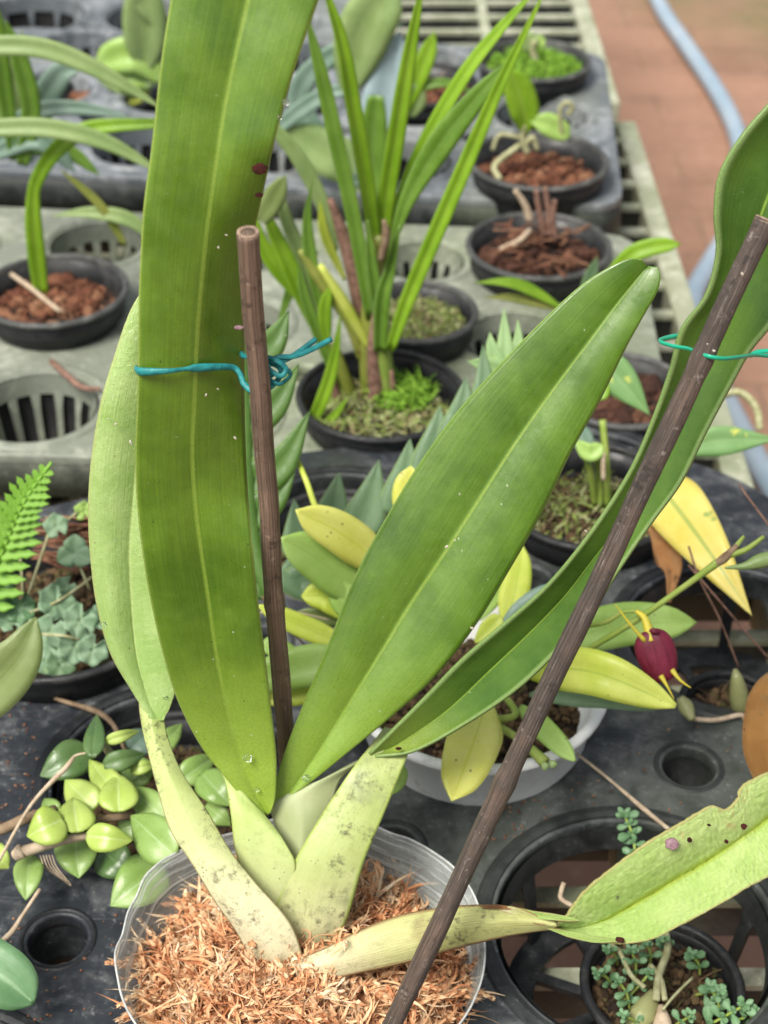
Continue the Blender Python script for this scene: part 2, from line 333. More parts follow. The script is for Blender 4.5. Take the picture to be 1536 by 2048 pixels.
M['sphagnum'] = chunkmat('sphagnum', [(.30, .10, .045), (.56, .23, .10), (.70, .38, .19), (.78, .52, .29), (.82, .64, .42), (.90, .80, .62)], .75, fine=1.1, clump=70)
M['moss_base'] = plain('moss_base', (.30, .13, .06), .9, c2=(.10, .04, .02), scale=260, bump=1)
M['mix_base'] = plain('mix_base', (.030, .018, .012), .95, c2=(.012, .008, .006), scale=400, bump=1)
M['fibre'] = chunkmat('fibre', [(.12, .05, .03), (.22, .10, .06), (.34, .2, .12)])
# bamboo / cane stake
def stakemat(name, a, b, pale):
    s = NT(name); uv = s.coord('UV'); ob = s.coord()
    g = s.noise(s.map(uv, (26, .35, 1)), 1, 4, .7); k = s.noise(ob, 22, 4, .7); q = s.noise(s.map(uv, (46, 3.5, 1)), 1, 4, .75)
    c = s.mix(s.rng(k, .35, .65), a, b); c = s.mix(s.rng(g, .42, .62, 0, .7), c, [x * .32 for x in a]); c = s.mix(s.rng(q, .56, .72, 0, .85), c, pale); sp_ = s.noise(ob, 320, 4, .75); c = s.mix(s.rng(sp_, .60, .70, 0, .6), c, pale); c = s.mix(s.rng(s.noise(ob, 150, 3, .7), .58, .70, 0, .7), c, [x * .25 for x in a])
    s.l(c, s.b.inputs['Base Color']); s.b.inputs['Roughness'].default_value = .6; s.bump(s.math('ADD', g, q), .8, .0008); return s.m
M['stake_brown'] = stakemat('stake_brown', (.165, .112, .08), (.26, .175, .125), (.44, .34, .25))
M['stake_dark'] = stakemat('stake_dark', (.070, .055, .045), (.150, .100, .072), (.34, .29, .25))
M['cut_end'] = plain('cut_end', (.34, .25, .18), .8, c2=(.16, .10, .07), scale=700)
M['twine'] = plain('twine', (.025, .27, .27), .4, c2=(.015, .17, .18), scale=500, bump=.6, tr=.1)
M['wire'] = plain('wire', (.01, .40, .24), .32, c2=(.01, .33, .2), scale=80, bump=.05, spec=.6)
M['hose'] = plain('hose', (.26, .35, .43), .45, c2=(.36, .43, .49), scale=10, bump=.05)
M['petal'] = leafmat('petal', (.085, .004, .014), (.24, .022, .055), tr=.15, rough=.5, vein=1.6, spec=.4)
M['petal_yellow'] = plain('petal_yellow', (.72, .62, .06), .45, c2=(.6, .55, .08), tr=.2)
# ground of terracotta pavers and soil
s = NT('ground'); ob = s.coord(); br = s.n('TexBrick')
s.l(s.map(ob, (1, 1, 1)), br.inputs['Vector'])
for k, v in (('Color1', (.31, .175, .115, 1)), ('Color2', (.27, .15, .10, 1)), ('Mortar', (.19, .12, .08, 1)), ('Scale', 1.0), ('Mortar Size', .004), ('Mortar Smooth', .6), ('Brick Width', .2), ('Row Height', .1)):
    br.inputs[k].default_value = v
a = s.noise(ob, 6, 5, .6); b = s.noise(ob, 60, 4, .7); c = s.noise(ob, 1.4, 3)
k = s.mix(s.rng(a, .3, .7, 0, .7), br.outputs['Color'], (.34, .19, .125)); k = s.mix(s.rng(b, .5, .75, 0, .45), k, (.46, .30, .22)); k = s.mix(s.rng(s.noise(ob, 3.5, 5, .7), .5, .68, 0, .55), k, (.17, .095, .06)); k = s.mix(s.rng(s.noise(ob, 150, 3, .7), .58, .7, 0, .5), k, (.14, .08, .055))
sx = s.n('SeparateXYZ'); s.l(ob, sx.inputs[0])
gr = s.math('MULTIPLY', s.rng(s.math('ADD', sx.outputs[1], s.math('MULTIPLY', sx.outputs[0], 1.0)), 2.8, 3.3), s.rng(a, .3, .6))
k = s.mix(s.math('MULTIPLY', gr, .8), k, (.13, .13, .05))
s.l(k, s.b.inputs['Base Color']); s.b.inputs['Roughness'].default_value = .9; s.bump(s.math('ADD', b, br.outputs['Fac']), .4, .002); M['ground'] = s.m
# clear thin plastic of the nursery pot
s = NT('clear_plastic'); uv = s.coord('UV'); ob = s.coord()
v = s.noise(s.map(uv, (5, 34, 1)), 1, 3, .6, .8); g = s.noise(ob, 60, 4, .65)
sx = s.n('SeparateXYZ'); s.l(uv, sx.inputs[0])
s.b.inputs['Base Color'].default_value = (.74, .78, .76, 1); s.b.inputs['Roughness'].default_value = .22
tp = s.n('BsdfTransparent'); tp.inputs[0].default_value = (.93, .95, .94, 1); mx = s.n('MixShader')
fac = s.math('ADD', s.rng(v, .50, .66, .20, .60), s.math('MULTIPLY', s.rng(g, .5, .7), .2), True)
edge = s.rng(sx.outputs[1], .93, 1.0, 0, .5)
s.l(s.math('ADD', fac, edge, True), mx.inputs[0]); s.l(tp.outputs[0], mx.inputs[1]); s.l(s.b.outputs[0], mx.inputs[2]); s.l(mx.outputs[0], s.out.inputs[0])
s.bump(v, .5, .001); M['clear'] = s.m
s = NT('water_drop'); s.b.inputs['Base Color'].default_value = (.9, .95, .9, 1); s.b.inputs['Roughness'].default_value = .03; s.b.inputs['Transmission Weight'].default_value = 1; s.b.inputs['IOR'].default_value = 1.33; M['drop'] = s.m
# ================================================================== SETTING
GZ = -.40
m = MB(); m.add([Vector((-15, -5, GZ)), Vector((15, -5, GZ)), Vector((15, 30, GZ)), Vector((-15, 30, GZ))], [(0, 1, 2, 3)])
tag(m.build('ground', M['ground'], None, False), kind='structure')
# bench gratings under the trays
def grating(x0, x1, y0, y1, z, label, pitch=.043, lp=.104):
    e = empty('bench_grating', ((x0 + x1) / 2, (y0 + y1) / 2, z), label, 'bench', 'slatted bench gratings under the trays')
    m = MB(); wb = MB(); y = y0 + .02
    while y < y1 - .015:
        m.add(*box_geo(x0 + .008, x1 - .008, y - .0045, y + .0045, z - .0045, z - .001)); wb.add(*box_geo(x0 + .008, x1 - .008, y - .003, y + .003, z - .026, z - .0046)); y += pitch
    x = x1 - lp
    while x > x0 + .02:
        m.add(*box_geo(x - .0045, x + .0045, y0 + .008, y1 - .008, z - .022, z)); x -= lp
    o = m.build('slats', M['bench'], e, False); wb.build('slat_webs_shaded', M['skirt_far_shaded'], e, False)  # dark webs: shade on the slat sides put into the colour
    for nm, b in (('side_rail', (x1 - .009, x1 + .008, y0, y1, z - .028, z + .002)), ('side_rail', (x0 - .004, x0 + .009, y0, y1, z - .028, z + .002)),
                  ('end_rail', (x0 + .009, x1 - .009, y0, y0 + .011, z - .028, z + .001)), ('end_rail', (x0 + .009, x1 - .009, y1 - .011, y1, z - .028, z + .001))):
        m = MB(); m.add(*box_geo(*b)); r = m.build(nm, M['bench'], e, False)
        bv = r.modifiers.new('bevel', 'BEVEL'); bv.width = .002; bv.segments = 2
    for lx in (x0 + .04, x1 - .04):
        for ly in (y0 + .05, y1 - .05):
            m = MB(); m.add(*box_geo(lx - .018, lx + .018, ly - .018, ly + .018, GZ, z - .03)); m.build('leg', M['bench'], e, False)
    return e
grating(-.75, .214, .12, 1.292, -.058, 'pale green slatted bench grating showing at the right edge of the trays')
grating(-.75, .206, 1.335, 2.3, -.058, 'pale green slatted bench grating beyond the farthest tray, at the top of the photo')

# ------------------------------------------------------------------ trays
def rrect(corners, r, n=7):
    out = []; k = len(corners)
    for i in range(k):
        p = Vector(corners[i]); a = (Vector(corners[i - 1]) - p).normalized(); b = (Vector(corners[(i + 1) % k]) - p).normalized()
        rr = r[i] if isinstance(r, (list, tuple)) else r
        p0 = p + a * rr; p1 = p + b * rr
        for j in range(n + 1):
            t = j / n; out.append(p0 * (1 - t) ** 2 + p * 2 * t * (1 - t) + p1 * t * t)
    return out
def tray(label, corners, rad, z, big, small, mat, ribs=6, open_=(), skm=None, th=.0022, skirt=.028, group='plastic nursery carrying trays on the bench'):
    cx = sum(c[0] for c in corners) / len(corners); cy = sum(c[1] for c in corners) / len(corners)
    e = empty('nursery_tray', (cx, cy, z - skirt), label, 'tray', group)
    out = rrect([Vector(c) for c in corners], rad)
    cu = bpy.data.curves.new('plate', 'CURVE'); cu.dimensions = '2D'; cu.fill_mode = 'BOTH'; cu.extrude = th; cu.bevel_depth = .0012; cu.bevel_resolution = 2
    def spl(pts):
        sp = cu.splines.new('POLY'); sp.points.add(len(pts) - 1); sp.use_cyclic_u = True
        for q, p in zip(sp.points, pts): q.co = (p[0], p[1], 0, 1)
    spl(out)
    for (x, y, r) in big + small:
        n = 56 if r > .02 else 32
        spl([(x + r * math.cos(2 * math.pi * i / n), y + r * math.sin(2 * math.pi * i / n)) for i in range(n)])
    ob = bpy.data.objects.new('tmp', cu); col.objects.link(ob)
    dg = bpy.context.evaluated_depsgraph_get(); me = bpy.data.meshes.new_from_object(ob.evaluated_get(dg))
    bpy.data.objects.remove(ob); me.transform(Matrix.Translation((0, 0, z - th - .0012)))
    me.materials.clear(); link('plate', me, mat, e, False)
    m = MB(); n = len(out); vs = []
    c0 = Vector((cx, cy))
    for (dz, off) in ((-.003, -.001), (-skirt * .5, .0005), (-skirt, .002)):
        for p in out:
            q = p + (p - c0).normalized() * off; vs.append(Vector((q[0], q[1], z + dz)))
    fs = [(a * n + i, a * n + (i + 1) % n, (a + 1) * n + (i + 1) % n, (a + 1) * n + i) for a in range(2) for i in range(n)]
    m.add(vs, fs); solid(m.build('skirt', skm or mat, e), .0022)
    for (x, y, r) in big:
        m = MB(); m.add(*lathe_geo([(r + .0075, -.0004), (r + .006, .0012), (r + .003, .0018), (r + .0008, .001), (r - .0006, -.003), (r - .002, -.013), (r - .0045, -.0135), (r - .003, -.002)], (x, y, z), 56))
        dep = -.052
        for k in range(ribs):
            a = 2 * math.pi * (k + .3) / ribs; wd = .0055 if ribs < 9 else .0042
            ca, sa = math.cos(a), math.sin(a); P = []
            for (rr, zz, ww) in ((r - .002, -.012, wd * 1.5), (r - .0045, -.022, wd), (r - .009, dep, wd * .8)):
                for q in (-1, 1):
                    for dr in (0, -.0022):
                        P.append(Vector((x + (rr + dr) * ca - q * ww / 2 * sa, y + (rr + dr) * sa + q * ww / 2 * ca, z + zz)))
            F_ = []
            for b in (0, 4): F_ += [(b, b + 2, b + 6, b + 4), (b + 1, b + 5, b + 7, b + 3), (b, b + 4, b + 5, b + 1), (b + 2, b + 3, b + 7, b + 6)]
            m.add(P, F_)
        m.add(*lathe_geo([(r - .007, dep + .004), (r - .006, dep), (r - .019, dep), (r - .019, dep + .003), (r - .007, dep + .004)], (x, y, z), 40))
        for k in range(4):
            a = math.pi * k / 4 + .4; L = r - .012
            g = box_geo(-L, L, -.0022, .0022, dep + .0005, dep + .0035)
            m.add([Matrix.Rotation(a, 3, 'Z') @ v + Vector((x, y, z)) for v in g[0]], g[1])
        m.build('socket', M['socket_dark'] if ribs < 9 else mat, e, False)
        if ribs > 9 and big.index((x, y, r)) not in open_:
            m = MB(); m.add(*lathe_geo([(r - .0022, -.014), (r - .003, -.024), (r - .0075, dep - .001), (0, dep - .0015)], (x, y, z), 40)); m.build('socket_shade_cup', M['hole_shade'], e)  # added dark cup behind the ribs, makes the gaps read as shade
    for (x, y, r) in small:
        m = MB(); m.add(*lathe_geo([(r + .003, -.0003), (r + .002, .0009), (r + .0005, .0005), (r - .0004, -.004), (r - .0012, -.020), (r * .72, -.021), (r * .70, -.026), (r * .74, -.026)], (x, y, z), 32))
        m.build('drain_tube', M['socket_dark'] if ribs < 9 else mat, e)
    return e
a_ = Vector((.128, .045)); b_ = Vector((-.060, .125)); h3 = Vector((.037, .502))
Al = lambda i, j: h3 + a_ * i + b_ * j
bigA = []; smallA = []
for i in range(-3, 3):
    for j in range(-2, 2):
        p = Al(i, j)
        if (i, j) in ((2, 1), (2, 0), (2, -1), (2, -2), (-3, 1)): continue
        bigA.append((p.x, p.y, .0515 if (i, j) != (0, -1) else .0555))
for i in range(-3, 1):
    for j in range(-1, 2):
        p = Al(i + .5, j - .5); smallA.append((p.x, p.y, .0125))
pr = Al(1, .5)
ZA = 0.0
cA = [Al(-3.0, 1.62), Al(-3.0, -2.6), Al(1.62, -2.6), Al(1.62, 1.05), Al(1.05, 1.52)]
cA = [Al(-2.6, 1.45), Al(-3.1, 1.0), Al(-3.1, -2.5), Al(1.6, -2.5), Al(1.62, .75), Al(1.2, 1.38), Al(.0, 1.55)]
tray('dark charcoal plastic tray in the foreground, holding the big orchid and the white pot', cA, [.03, .03, .05, .05, .03, .05, .02], ZA, bigA, smallA, M['tray_dark'], 6)
ZB = -.012
gb = lambda x, y: G(x, y, ZB)
B = {}
for k, (x, y) in dict(B1=(70, 812), B2=(108, 610), B3=(195, 486), B4=(845, 520), B5=(818, 640), B6=(1030, 675), B7=(1078, 510), B8=(760, 815)).items():
    p = gb(x, y); B[k] = (p.x, p.y)
holesB = [(B[k][0], B[k][1], r) for k, r in (('B1', .039), ('B2', .041), ('B3', .034), ('B4', .030), ('B5', .036), ('B6', .034), ('B7', .041), ('B8', .041))]
holesB += [(-.103, .755, .039), (-.098, .86, .036), (-.090, .962, .032), (.128, .765, .036), (-.31, .76, .039), (-.315, .865, .039), (-.31, .965, .036)]
smB = [(.055, .875, .009), (.052, .776, .010), (-.05, .80, .010), (-.15, .805, .011), (-.148, .905, .010), (-.045, .90, .009), (.064, .965, .009), (-.26, .81, .011), (-.26, .91, .011)]
tray('pale grey green plastic tray in the middle, with empty ribbed holes beside potted seedlings', [(-.37, .722), (.165, .697), (.178, .985), (-.34, 1.035)], .03, ZB, holesB, smB, M['tray_pale'], 15, open_=(2,), skm=M['skirt_mid_shaded'])
ZC = .006
hc = []
a2 = Vector((-.0995, .013)); b2 = Vector((.010, .0985)); _p = G(1078, 335, ZC); o2 = Vector((_p.x, _p.y))
for i in range(5):
    for j in range(3):
        p = o2 + a2 * i + b2 * j; hc.append((p.x, p.y, .037))
sc_ = [((o2 + a2 * (i + .5) + b2 * (j + .5)).x, (o2 + a2 * (i + .5) + b2 * (j + .5)).y, .011) for i in range(4) for j in range(2)]
tray('bluish grey plastic tray behind, under the farthest seedling pots on the right', [(-.37, 1.068), (.168, .992), (.188, 1.292), (-.34, 1.355)], .03, ZC, hc, sc_, M['tray_far'], 15, skirt=.034, skm=M['skirt_far_shaded'])
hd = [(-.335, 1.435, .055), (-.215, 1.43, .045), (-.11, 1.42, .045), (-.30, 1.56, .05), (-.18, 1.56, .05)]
tray('grey plastic tray at the far left with a large empty hole', [(-.45, 1.385), (-.04, 1.36), (-.02, 1.68), (-.45, 1.70)], .03, ZB, hd, [(-.272, 1.395, .018), (-.16, 1.47, .012)], M['tray_far'], 12, skm=M['skirt_far_shaded'])

# ------------------------------------------------------------------ pots
ICO = None
def ico_geo():
    global ICO
    if ICO is None:
        bm = bmesh.new(); bmesh.ops.create_icosphere(bm, subdivisions=1, radius=1)
        ICO = ([v.co.copy() for v in bm.verts], [tuple(v.index for v in f.verts) for f in bm.faces]); bm.free()
    return ICO
def chunks(m, c, r, z, n, size, flat=.6, dome=0.0):
    V, Fc = ico_geo()
    for _ in range(n):
        a = random.random() * 6.283; q = r * math.sqrt(random.random()); s0 = size * random.uniform(.5, 1.3)
        sx, sy, sz = s0 * random.uniform(.6, 1.4), s0 * random.uniform(.5, 1.1), s0 * flat * random.uniform(.5, 1.2)
        M3 = Matrix.Rotation(random.random() * 6.28, 3, 'Z') @ Matrix.Rotation(random.uniform(-.6, .6), 3, 'X')
        o = Vector((c[0] + q * math.cos(a), c[1] + q * math.sin(a), z + dome * (1 - (q / r) ** 2) + random.uniform(-.3, .5) * s0 * flat))
        m.add([M3 @ Vector((v.x * sx * random.uniform(.8, 1.2), v.y * sy * random.uniform(.8, 1.2), v.z * sz)) + o for v in V], Fc)
def wisps(m, c, r, z, n, ln, wd, dome=0.0, up=.5):
    for _ in range(n):
        a = random.random() * 6.283; q = r * math.sqrt(random.random())
        p = Vector((c[0] + q * math.cos(a), c[1] + q * math.sin(a), z + dome * (1 - (q / r) ** 2)))
        d = Vector((random.gauss(0, 1), random.gauss(0, 1), random.gauss(up, .5))).normalized(); L = ln * random.uniform(.4, 1.3)
        k = Vector((random.gauss(0, 1), random.gauss(0, 1), random.gauss(0, .5))) * .9
        pts = [p, p + d * L * .35, p + d * L * .6 + k * L * .22, p + d * L * .75 + k * L * .55]
        ws = [wd * .6, wd, wd * .8, wd * .1]
        m.add(*strip_geo(pts, ws, nrm=(random.gauss(0, .5), random.gauss(-.4, .5), 1), cols=2, segs=6, fold=.5, roll=(random.uniform(-50, 50), random.uniform(-90, 90))))
def pot(label, c, rz, r, h, mat, rim, fill=None, fz=.010, band=.016, group='round plastic pots standing in the trays', kind='bark', dome=.004, lip=.0022, tp=.86):
    e = empty('plant_pot', (c[0], c[1], rz - h), label, 'pot', group); o = (c[0], c[1], rz)
    ri = r - lip
    m = MB(); m.add(*lathe_geo([(0, -h), (r * .66, -h), (r * .70, -h + .004), (r * (tp * .96), -h * .5), (r * tp, -band - .001), (r * .955, -band), (r * .985, -.003), (ri - .0004, -.003), (r * .90, -band), (r * .67, -h + .003), (0, -h + .003)], o)); m.build('body', mat, e)
    m = MB(); m.add(*lathe_geo([(r * .985, -.0032), (r + .0012, -.0028), (r + .0016, -.001), (r + .0006, .0004), (ri + .0006, .0006), (ri, -.001), (ri - .0002, -.0032)], o)); m.build('rim', rim, e)
    if fill:
        rr = r * (.91 if fz < band + .002 else tp * .96); m = MB(); zb = rz - fz - .003
        b = MB(); b.add(*lathe_geo([(rr * .99, -.001), (rr * .7, dome * .5 - .001), (rr * .35, dome * .85 - .001), (0.0005, dome - .001)], (c[0], c[1], zb), 24)); b.build('potting_base', M['mix_base'], e)
        if kind == 'bark': chunks(m, c, rr * .90, zb, 90, .0058, .75, dome); chunks(m, c, rr * .93, zb, 200, .0026, .8, dome); wisps(m, c, rr * .85, zb, 40, .014, .0011, dome, .4)
        elif kind == 'soil': chunks(m, c, rr * .95, zb, int(900 * (r / .05) ** 2), .0023, .9, dome); wisps(m, c, rr * .9, zb, 120, .008, .0008, dome, .6)
        elif kind == 'moss': chunks(m, c, rr * .93, zb, 300, .0020, .8, dome); wisps(m, c, rr * .9, zb, 900, .006, .0012, dome, 1.2)
        m.build('potting_mix', M[fill], e, False)
    return e
pg = lambda x, y, z=.012: (G(x, y, z).x, G(x, y, z).y)
RZ = .010
RC = .024
pot('dark grey pot of coarse red bark at the left edge with one thin upright leaf', pg(106, 577, RZ), RZ, .0465, .07, M['pot_grey'], M['pot_rim'], 'bark', .012)
pot('dark grey pot in the middle tray with yellow green moss around a strap-leaved plant', pg(762, 785, RZ), RZ, .0475, .07, M['pot_black'], M['pot_grey'], 'mixed_moss', .014, kind='moss')
pot('dark grey pot half hidden right behind the strap-leaved plant, of mossy bark', pg(832, 620, RZ), RZ, .0375, .06, M['pot_grey'], M['pot_rim'], 'mixed_moss', .008, kind='moss')
pot('dark pot heaped with brown bark and dry stems, second nearest along the right edge', pg(1078, 488, RZ), RZ, .0475, .07, M['pot_grey'], M['pot_rim'], 'bark_dark', .010, dome=.010)
pot('dark pot of orange brown bark with a curled seedling on the far tray at right', pg(1078, 318, RC), RC, .0490, .07, M['pot_grey'], M['pot_rim'], 'bark', .012)
pot('dark pot carpeted with bright green moss, farthest on the right', pg(1068, 118, RC), RC, .0455, .07, M['pot_grey'], M['pot_rim'], 'green_moss', .004, kind='moss', dome=.006)
pot('dark pot of brown bark on the far tray behind the tall strap leaves', pg(840, 165, RC), RC, .045, .07, M['pot_black'], M['pot_grey'], 'bark', .010)
pot('small dark pot of reddish bark behind the variegated plant', (.138, .758), .004, .040, .06, M['pot_grey'], M['pot_rim'], 'bark_dark', .006)
pot('black pot holding the yellow-variegated plant in mossy soil', pg(1180, 985, .018), .018, .046, .07, M['pot_black'], M['pot_grey'], 'soil', .016, kind='soil')
pot('wide black pot of weeds at the left edge of the dark tray', pg(118, 1205, .018), .018, .0525, .075, M['pot_black'], M['pot_grey'], 'soil', .014, kind='soil')
pot('black pot sunk in the tray under the trailing waxy-leaved vine', (Al(-1, 0).x, Al(-1, 0).y), -.008, .0465, .07, M['pot_black'], M['pot_grey'], 'soil', .014, kind='soil')
pot('black pot sunk behind the orchid under the flat-leaved succulent', (Al(0, 1).x, Al(0, 1).y), -.004, .042, .06, M['pot_black'], M['pot_grey'], 'soil', .012, kind='soil')
pot('small black pot with a green bulb inside the open hole at right', pg(1462, 1410, -.006), -.006, .0225, .04, M['pot_black'], M['pot_black'], 'soil', .006, band=.008, kind='soil')
pot('small black pot of tiny weeds and a mossy stub, at the bottom right corner', pg(1325, 1965, -.012), -.012, .0300, .04, M['pot_black'], M['pot_grey'], 'soil', .007, band=.008, kind='soil')
wp = pg(955, 1350, .030)
pot('shallow white plastic pot holding the small yellowing orchid in flower', wp, .030, .0555, .052, M['pot_white'], M['pot_white'], 'soil', .020, band=.007, kind='soil', lip=.003, tp=.93)

# clear nursery pot of the main orchid
pc = G(603, 1888, .030); PCZ = .030
e = empty('clear_pot', (pc.x, pc.y, -.045), 'thin crumpled clear plastic pot packed with orange sphagnum moss', 'pot')
def wob(a, r, z, i):
    k = i / 15.0
    n1 = noise.noise(Vector((math.cos(a) * 1.6, math.sin(a) * 1.6, 3))) ; n2 = noise.noise(Vector((math.cos(a) * 6, math.sin(a) * 6, 7 + z * 30)))
    rr = r * (1 + k * (.032 * n1 + .008 * n2) ); zz = z + k * (.003 * n1 * 2 + .0010 * n2 )
    return rr * math.cos(a), rr * math.sin(a) * .92, zz
PR = .0655
prof_ = [(PR * .72, -.075)] + [(PR * (.73 + .27 * (i / 15.0) ** .9), -.070 + .070 * i / 15.0) for i in range(1, 15)] + [(PR * 1.008, .0004)]
m = MB(); m.add(*lathe_geo(prof_, (pc.x, pc.y, PCZ), 240, wob)); solid(m.build('pot_wall', M['clear'], e), .0005)
rm = [Vector(wob(2 * math.pi * k_ / 160, PR * 1.008, .0004, 15)) + Vector((pc.x, pc.y, PCZ)) for k_ in range(161)]
M['rim_clear'] = plain('rim_clear', (.78, .80, .78), .3, c2=(.55, .56, .54), scale=300, tr=.3)
m = MB(); m.add(*tube_geo(rm, .0004, n=6, seg=1, cap=False)); m.build('rim', M['rim_clear'], e)
m = MB()
random.seed(11)
def mossz(x, y):
    q = math.hypot(x - pc.x, (y - pc.y) / .92) / (PR * .90)
    return PCZ - .0205 + .0180 * (1 - q * q) + .005 * noise.noise(Vector((x * 60, y * 60, 1))) + .0045 * noise.noise(Vector((x * 140, y * 140, 4))) + .005 * (pc.y - y) / PR
vs = []; fs = []; NR, NA = 14, 48
for i in range(NR + 1):
    for k in range(NA):
        a = 2 * math.pi * k / NA; q = PR * .90 * i / NR; x = pc.x + q * math.cos(a); y = pc.y + q * math.sin(a) * .92
        vs.append(Vector((x, y, mossz(x, y) - .002)))
    if i: fs += [((i - 1) * NA + k, (i - 1) * NA + (k + 1) % NA, i * NA + (k + 1) % NA, i * NA + k) for k in range(NA)]
nb_ = len(vs)
for k in range(NA): vs.append(Vector((pc.x + PR * .74 * math.cos(2 * math.pi * k / NA), pc.y + PR * .7 * math.sin(2 * math.pi * k / NA), -.04)))
fs += [(NR * NA + k, NR * NA + (k + 1) % NA, nb_ + (k + 1) % NA, nb_ + k) for k in range(NA)]
m.add(vs, fs); o = m.build('moss_core', M['moss_base'], e)
m = MB()
def mp():
    a = random.random() * 6.283; q = PR * .90 * math.sqrt(random.random()); return pc.x + q * math.cos(a), pc.y + q * math.sin(a) * .92
for _ in range(3800):
    x, y = mp(); p = Vector((x, y, mossz(x, y) + random.uniform(-.0025, .0015)))
    d = Vector((random.gauss(0, 1), random.gauss(0, 1), random.gauss(.25, .5))).normalized(); L = random.uniform(.004, .015)
    k = Vector((random.gauss(0, 1), random.gauss(0, 1), random.gauss(0, .6)))
    pts = [p, p + d * L * .35 + k * L * .05, p + d * L * .55 + k * L * .28, p + d * L * .45 + k * L * .55]; wd = random.choice((.0005, .0007, .001, .0014))
    m.add(*strip_geo(pts, [wd * .6, wd, wd * .8, wd * .1], nrm=(random.gauss(0, .5), random.gauss(-.4, .5), 1), cols=2, segs=5, fold=.6, roll=(random.uniform(-50, 50), random.uniform(-120, 120))))
for _ in range(760):       # feathery sphagnum shoots
    x, y = mp(); p = Vector((x, y, mossz(x, y) + random.uniform(-.001, .002)))
    d = Vector((random.gauss(0, 1), random.gauss(0, 1), random.gauss(.15, .25))).normalized(); L = random.uniform(.006, .015); k = Vector((random.gauss(0, 1), random.gauss(0, 1), -.35)).normalized()
    ax = [p, p + d * L * .5 + k * L * .08, p + d * L * .85 + k * L * .35]; fat = random.uniform(.0018, .0036)
    sv = []; sf = []; su = []
    for i in range(15):
        t = i / 14; c = cr(ax, t); T = (cr(ax, min(1, t + .05)) - cr(ax, max(0, t - .05))).normalized(); o_ = T.orthogonal().normalized()
        for h_ in range(3):
            rr = Matrix.Rotation(random.random() * 6.283, 3, T) @ o_; l_ = fat * random.uniform(.6, 1.3) * (1 - .5 * t); w_ = random.choice((.0005, .0007))
            side = T.cross(rr) * w_; b0 = c; b1 = c + (rr * .8 + T * .7) * l_ * .6; b2 = c + (rr * .75 + T * 1.3 + k * random.uniform(-.3, .5)) * l_
            n_ = len(sv); sv += [b0 - side * .6, b0 + side * .6, b1 - side, b1 + side, b2]; sf += [(n_, n_ + 1, n_ + 3, n_ + 2), (n_ + 2, n_ + 3, n_ + 4)]
    # one thin axis keeps the shoot a single island colour-wise
    m.add(sv, sf)
for (x_, y_, d_, n_w) in ((700, 1872, .531, 8), (610, 1925, .541, 40), (660, 1945, .538, 30), (550, 1935, .545, 30)):
    c0_ = D(x_, y_, d_)
    for _ in range(n_w):
        p = c0_ + Vector((random.gauss(0, .0022), random.gauss(0, .0022), random.gauss(0, .001))); d = Vector((random.gauss(0, 1), random.gauss(0, 1), random.gauss(.3, .6))).normalized(); k = Vector((random.gauss(0, 1), random.gauss(0, 1), random.gauss(0, .6))); L = random.uniform(.003, .007)
        m.add(*strip_geo([p, p + d * L * .5, p + d * L * .8 + k * L * .35], [.0004, .0009, .0001], nrm=(0, -.5, 1), cols=2, segs=4, fold=.5))
for _ in range(70):        # long curling fibres
    a = random.random() * 6.283; q = PR * .9 * math.sqrt(random.random()); p = Vector((pc.x + q * math.cos(a), pc.y + q * math.sin(a) * .92, 0)); p.z = mossz(p.x, p.y)
    pts = [p]
    for i in range(4): pts.append(pts[-1] + Vector((random.gauss(0, .004), random.gauss(0, .004), random.gauss(.0012, .002))))
    m.add(*tube_geo(pts, .00022, n=4, seg=3, cap=False))
o = m.build('sphagnum', M['sphagnum'], e); o['kind'] = 'stuff'
# ================================================================== MAIN ORCHID
orch = empty('orchid', (pc.x, pc.y, .01), 'large orchid with broad strap leaves fanning out of the clear pot of orange moss', 'orchid')
def rowleaf(rows, mat, name='leaf', label=None, groove=.0015, bulge=.0018, segs=110, cols=22, th=.0011, curl=0.0, parent=orch, wav=.0006, wr=0):
    """rows: (left x, y, mid x, y, right x, y, distance[, extra distance of right edge])"""
    Ls = [D(r[0], r[1], r[6]) for r in rows]; Ms = [D(r[2], r[3], r[6] + groove) for r in rows]; Rs = [D(r[4], r[5], r[6] + (r[7] if len(r) > 7 else 0)) for r in rows]
    vs = []; fs = []; uv = []; Lg = 0; last = None; wm = max((a - b).length for a, b in zip(Ls, Rs))
    for i in range(segs + 1):
        t = i / segs; l, c, r = cr(Ls, t), cr(Ms, t), cr(Rs, t)
        if last is not None: Lg += (c - last).length
        last = c; wl = (l - r).length / wm
        vd = (CAM - c).normalized()
        for j in range(cols + 1):
            u = j / cols; q = u * 2
            p = l.lerp(c, q) if q <= 1 else c.lerp(r, q - 1); k = q if q <= 1 else 2 - q
            n = noise.noise(Vector((u * 2.5, Lg * 28, len(rows) % 7))) * wav * wl
            if wr: n += (noise.noise(Vector((u * 16, Lg * 700, 2))) + .6 * noise.noise(Vector((u * 40, Lg * 1100, 8)))) * wr
            off = bulge * wl * math.sin(k * math.pi) ** .9 + curl * wl * (1 - k) ** 4 + n
            vs.append(p + vd * off); uv.append((u, (Lg) / wm))
        if i:
            for j in range(cols):
                a = (i - 1) * (cols + 1) + j; fs.append((a, a + 1, a + cols + 2, a + cols + 1))
    o = link(name, mesh(vs, fs, uv), mat, parent); solid(o, th)
    if label: o['label'] = label
    return o
